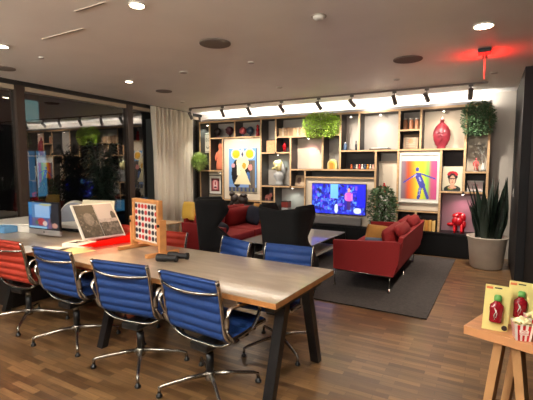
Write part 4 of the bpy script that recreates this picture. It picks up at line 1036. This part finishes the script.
# right wall switch
ws = empty('wall_plate', (RX-.0005, 7.05, 1.17), 0, 'grey wall switch plate on the dark right wall', 'switch')
MB().box((-.004, 0, 0), (.008, .08, .12), bevel=.002).build('plate', SILVER, ws); MB().box((-.010, 0, 0), (.004, .03, .05)).build('rocker', WHITEM, ws)

# ---------------------------------------------------------------- right foreground table
ra = R(-18)
rt = empty('display_table', (-.085, 2.29, 0), R(-19), 'small wooden display table at the right edge with gift items', 'table')
RW = mat('warm_oak_top', (196,138,92), .4, noise=.15, nscale=4, stretch=(1,6,1))
MB().bb(0, 1.1, 0, .55, .695, .74, bevel=.003).build('tabletop', RW, rt)
RWL = mat('warm_oak_leg', (188,140,92), .5, noise=.12, nscale=6)
for ly in (.10, .44):
    for xt, xb in ((.15, .07), (.225, .31), (.87, .79), (.945, 1.03)):
        MB().prism([(xt-.02, .6945), (xt+.02, .6945), (xb+.02, 0), (xb-.02, 0)], 'Y', ly-.035, ly+.035, RWL).build('leg', None, rt)
MB().bb(.25, .84, .25, .29, .62, .68).build('long_rail', RWL, rt)
def pack(x, y, z, rz, lean, label):
    e = empty('keyring_pack', (x, y, z), R(rz), label, 'gift pack', 'yellow keyring packs on the display table'); e.rotation_euler = Euler((R(-lean), R(5), R(rz)))
    MB().box((0, 0, .115), (.118, .004, .23), bevel=.001).build('card', mat('yellow_card', (226,210,132), .6), e)
    MB().box((0, -.0026, .216), (.034, .001, .006)).build('hang_slot', BLKP, e)
    bo = MB().lathe([(.026, 0), (.03, .006), (.03, .05), (.033, .07), (.031, .088), (.016, .102), (.013, .108)], c=(-.005, -.022, .045), m=mat('cherry_bottle', (140,18,30), .25, coat=.4), seg=18, sy=.6).build('bottle_charm', None, e)
    MB().lathe([(.016, 0), (.018, .004), (.018, .022), (.012, .03)], c=(-.003, -.022, .154), m=mat('green_cap', (96,160,80), .4), seg=14, sy=.7).build('cap', None, bo)
    MB().tube([(-.014, -.042, .06), (-.020, -.0425, .08), (-.012, -.0425, .1), (-.019, -.042, .118)], .0022, WHITEM, 6).tube([(-.01, -.0425, .07), (-.006, -.0425, .09), (-.011, -.0425, .11)], .0014, WHITEM, 6).build('script_mark', None, bo)
    MB().lathe([(.013, 0), (.013, .004)], c=(.042, -.004, .02), m=BROWNM, seg=16, rot=Matrix.Rotation(PI/2, 3, 'X')).build('round_badge', None, e)
    MB().box((-.04, -.0026, .214), (.03, .001, .012)).build('price_label', mat('orange_print', (220,120,70), .6), e)
pack(.055, 2.29, .741, 12, 10, 'nearer yellow card pack with cherry red bottle and green cap')
pack(.165, 2.42, .741, 10, 10, 'farther yellow card pack half behind the nearer one')
def popcorn(x, y, rz, label, txt=True):
    e = empty('popcorn_box', (x, y, .741), R(rz), label, 'popcorn box', 'striped popcorn boxes on the display table')
    rd_, wh = mat('stripe_red', (196,30,34), .5), mat('stripe_white', (238,228,212), .5)
    b = MB(); n = 7
    def cs(t, k): return (-1+2*k/n)*t
    for side in range(4):
        a = side*PI/2; M = Matrix.Rotation(a, 3, 'Z')
        for k in range(n):
            q = [M @ Vector((cs(.031, k), -.031, 0)), M @ Vector((cs(.031, k+1), -.031, 0)), M @ Vector((cs(.041, k+1), -.041, .085-.006*(k % 2))), M @ Vector((cs(.041, k), -.041, .085-.006*(k % 2)))]
            b._fin([b.bm.faces.new([b.bm.verts.new(p) for p in q])], rd_ if k % 2 else wh)
    b.bb(-.036, .036, -.036, .036, .001, .07, wh) if False else b.bb(-.031, .031, -.031, .031, 0, .003, wh)
    b.build('carton', None, e)
    b = MB().bb(-.032, .032, -.032, .032, .01, .07, PLASTER)
    for i in range(46):
        a, r_ = rb.random()*2*PI, rb.random()**.5*.036; b.ball((r_*math.cos(a), r_*math.sin(a), .082+.024*(1-(r_/.036)**2)*rb.uniform(.6, 1)), (.017, .016, .015), mat('popped_corn', (240,224,172), .8), seg=7)
    b.build('popcorn', None, e)
    MB().prism([(-.018, .032), (.018, .032), (.02, .056), (-.02, .056)], 'Y', -.0395, -.0385, wh).build('label_patch', None, e)
    text('POP', .0125, rd_, 'lettering', e, (0, -.0401, .050), (PI/2, 0, 0), .0003); text('CORN', .0125, rd_, 'lettering', e, (0, -.0401, .039), (PI/2, 0, 0), .0003)
popcorn(.170, 2.245, 10, 'striped red and white popcorn box nearest the yellow card packs')
popcorn(.232, 2.36, 14, 'striped popcorn box behind the first, against the dark wall')
popcorn(.262, 2.20, 5, 'striped popcorn box cut off by right edge of the view')

# ---------------------------------------------------------------- lights of the place, with added fill lamps
def pt(name, loc, p, col=(255, 230, 200), r=.03):
    l = bpy.data.lights.new(name, 'POINT'); l.energy = p; l.color = lin(col); l.shadow_soft_size = r; o = bpy.data.objects.new(name, l); COL.objects.link(o); o.location = loc; return o
# small shelf lamps set in the undersides of the boards
for (x, z, p, c) in ((-1.80, 2.50, 1.6, (235,240,245)), (-.73, 2.50, 1.2, (255,235,215)), (-5.45, 1.40, 1.4, (255,240,215)), (-3.24, 2.12, 1.2, (255,190,205)), (-3.94, 1.79, 1.5, (225,245,240)), (-3.6, 1.09, 1.5, (225,240,235)),
        (-.38, 1.08, 1.3, (255,170,190)), (-5.79, 2.5, 1.5, (235,255,245)), (-2.36, 2.50, .5, (255,235,215))):
    e = empty('shelf_lamp', (x, FY+.12, z), 0, 'tiny recessed shelf lamp under the board at %s' % {(-1.80): 'the large lit grey cell', (-.73): 'the crimson vase', (-5.45): 'the framed pink print', (-3.24): 'the pink lit empty cell', (-3.94): 'the plaster bust', (-3.6): 'the dark red box', (-.38): 'the red balloon sculpture', (-5.79): 'the narrow plaque cell', (-2.36): 'the blue glass jar'}[x], 'lamp', 'tiny lamps recessed under shelf boards')
    MB().lathe([(.02, .0), (.022, .01), (.022, .028)], m=SILVER, seg=14).build('housing', None, e); MB().lathe([(.015, -.002), (.015, -.0002)], m=emis('tiny_lens', (255,240,220), 8), seg=12).build('lens', None, e)
    spot('shelf_lamp_beam', (x, FY+.12, z-.01), (x, FY+.16, z-1), p*.8, 140, .8, c, .015)
spot('downlight_beam', (-4.59, 4.15, CZ-.03), (-3.45, 2.65, .74), 85, 30, .7, (255, 205, 150), .03)
for x, y, p in ((-1.2, 5.9, 8), (-2.9, 5.6, 12), (-.5, 1.6, 10), (-5.0, .8, .5), (.0, 6.1, 34), (-5.2, 6.0, 18)):  # extra downlights added to brighten lounge, near floor, curtain and plant pot
    downl(x, y, .045, False, 'added fill downlight over the %s' % {-1.2: 'right sofa', -2.9: 'coffee table', -.5: 'floor near the camera', -5.2: 'curtain', -5.0: 'floor beside the windows', .0: 'snake plant'}[x], p) if y < 2 or y > 5 else None

for i, (x, y) in enumerate(((-1.2, -.9), (-3.4, -.9), (-5.0, .3), (-.6, .2))):  # globes added out of view to lift the ceiling and room brightness
    e = empty('added_fill_globe', (x, y, CZ), 0, 'white globe added as unseen fill light behind the viewer, %s' % ['near the right wall', 'over the middle', 'beside the windows', 'closest to the camera'][i], 'lamp', 'added fill light globes')
    MB().lathe([(.05, -.0005), (.05, -.02)], m=WHITEM, seg=20).build('canopy', None, e); MB().tube([(0, 0, -.02), (0, 0, -.2)], .004, BLKP).build('cord', None, e)
    MB().ball((0, 0, -.32), (.26, .26, .26), emis('fill_globe_glow', (255,250,240), 31), seg=24).build('globe', None, e)
w = bpy.data.worlds.new('World'); sc.world = w; w.use_nodes = True
w.node_tree.nodes['Background'].inputs[0].default_value = (.012, .014, .02, 1); w.node_tree.nodes['Background'].inputs[1].default_value = .5
sc.view_settings.view_transform = 'Standard'; sc.view_settings.look = 'None'; sc.view_settings.gamma = 1; sc.view_settings.exposure = 2.55
try: sc.view_settings.use_curve_mapping = False
except Exception: pass
sc.cycles.use_denoising = True
sc.cycles.max_bounces = 8; sc.cycles.diffuse_bounces = 5; sc.cycles.transparent_max_bounces = 12
sc.cycles.sample_clamp_indirect = 6
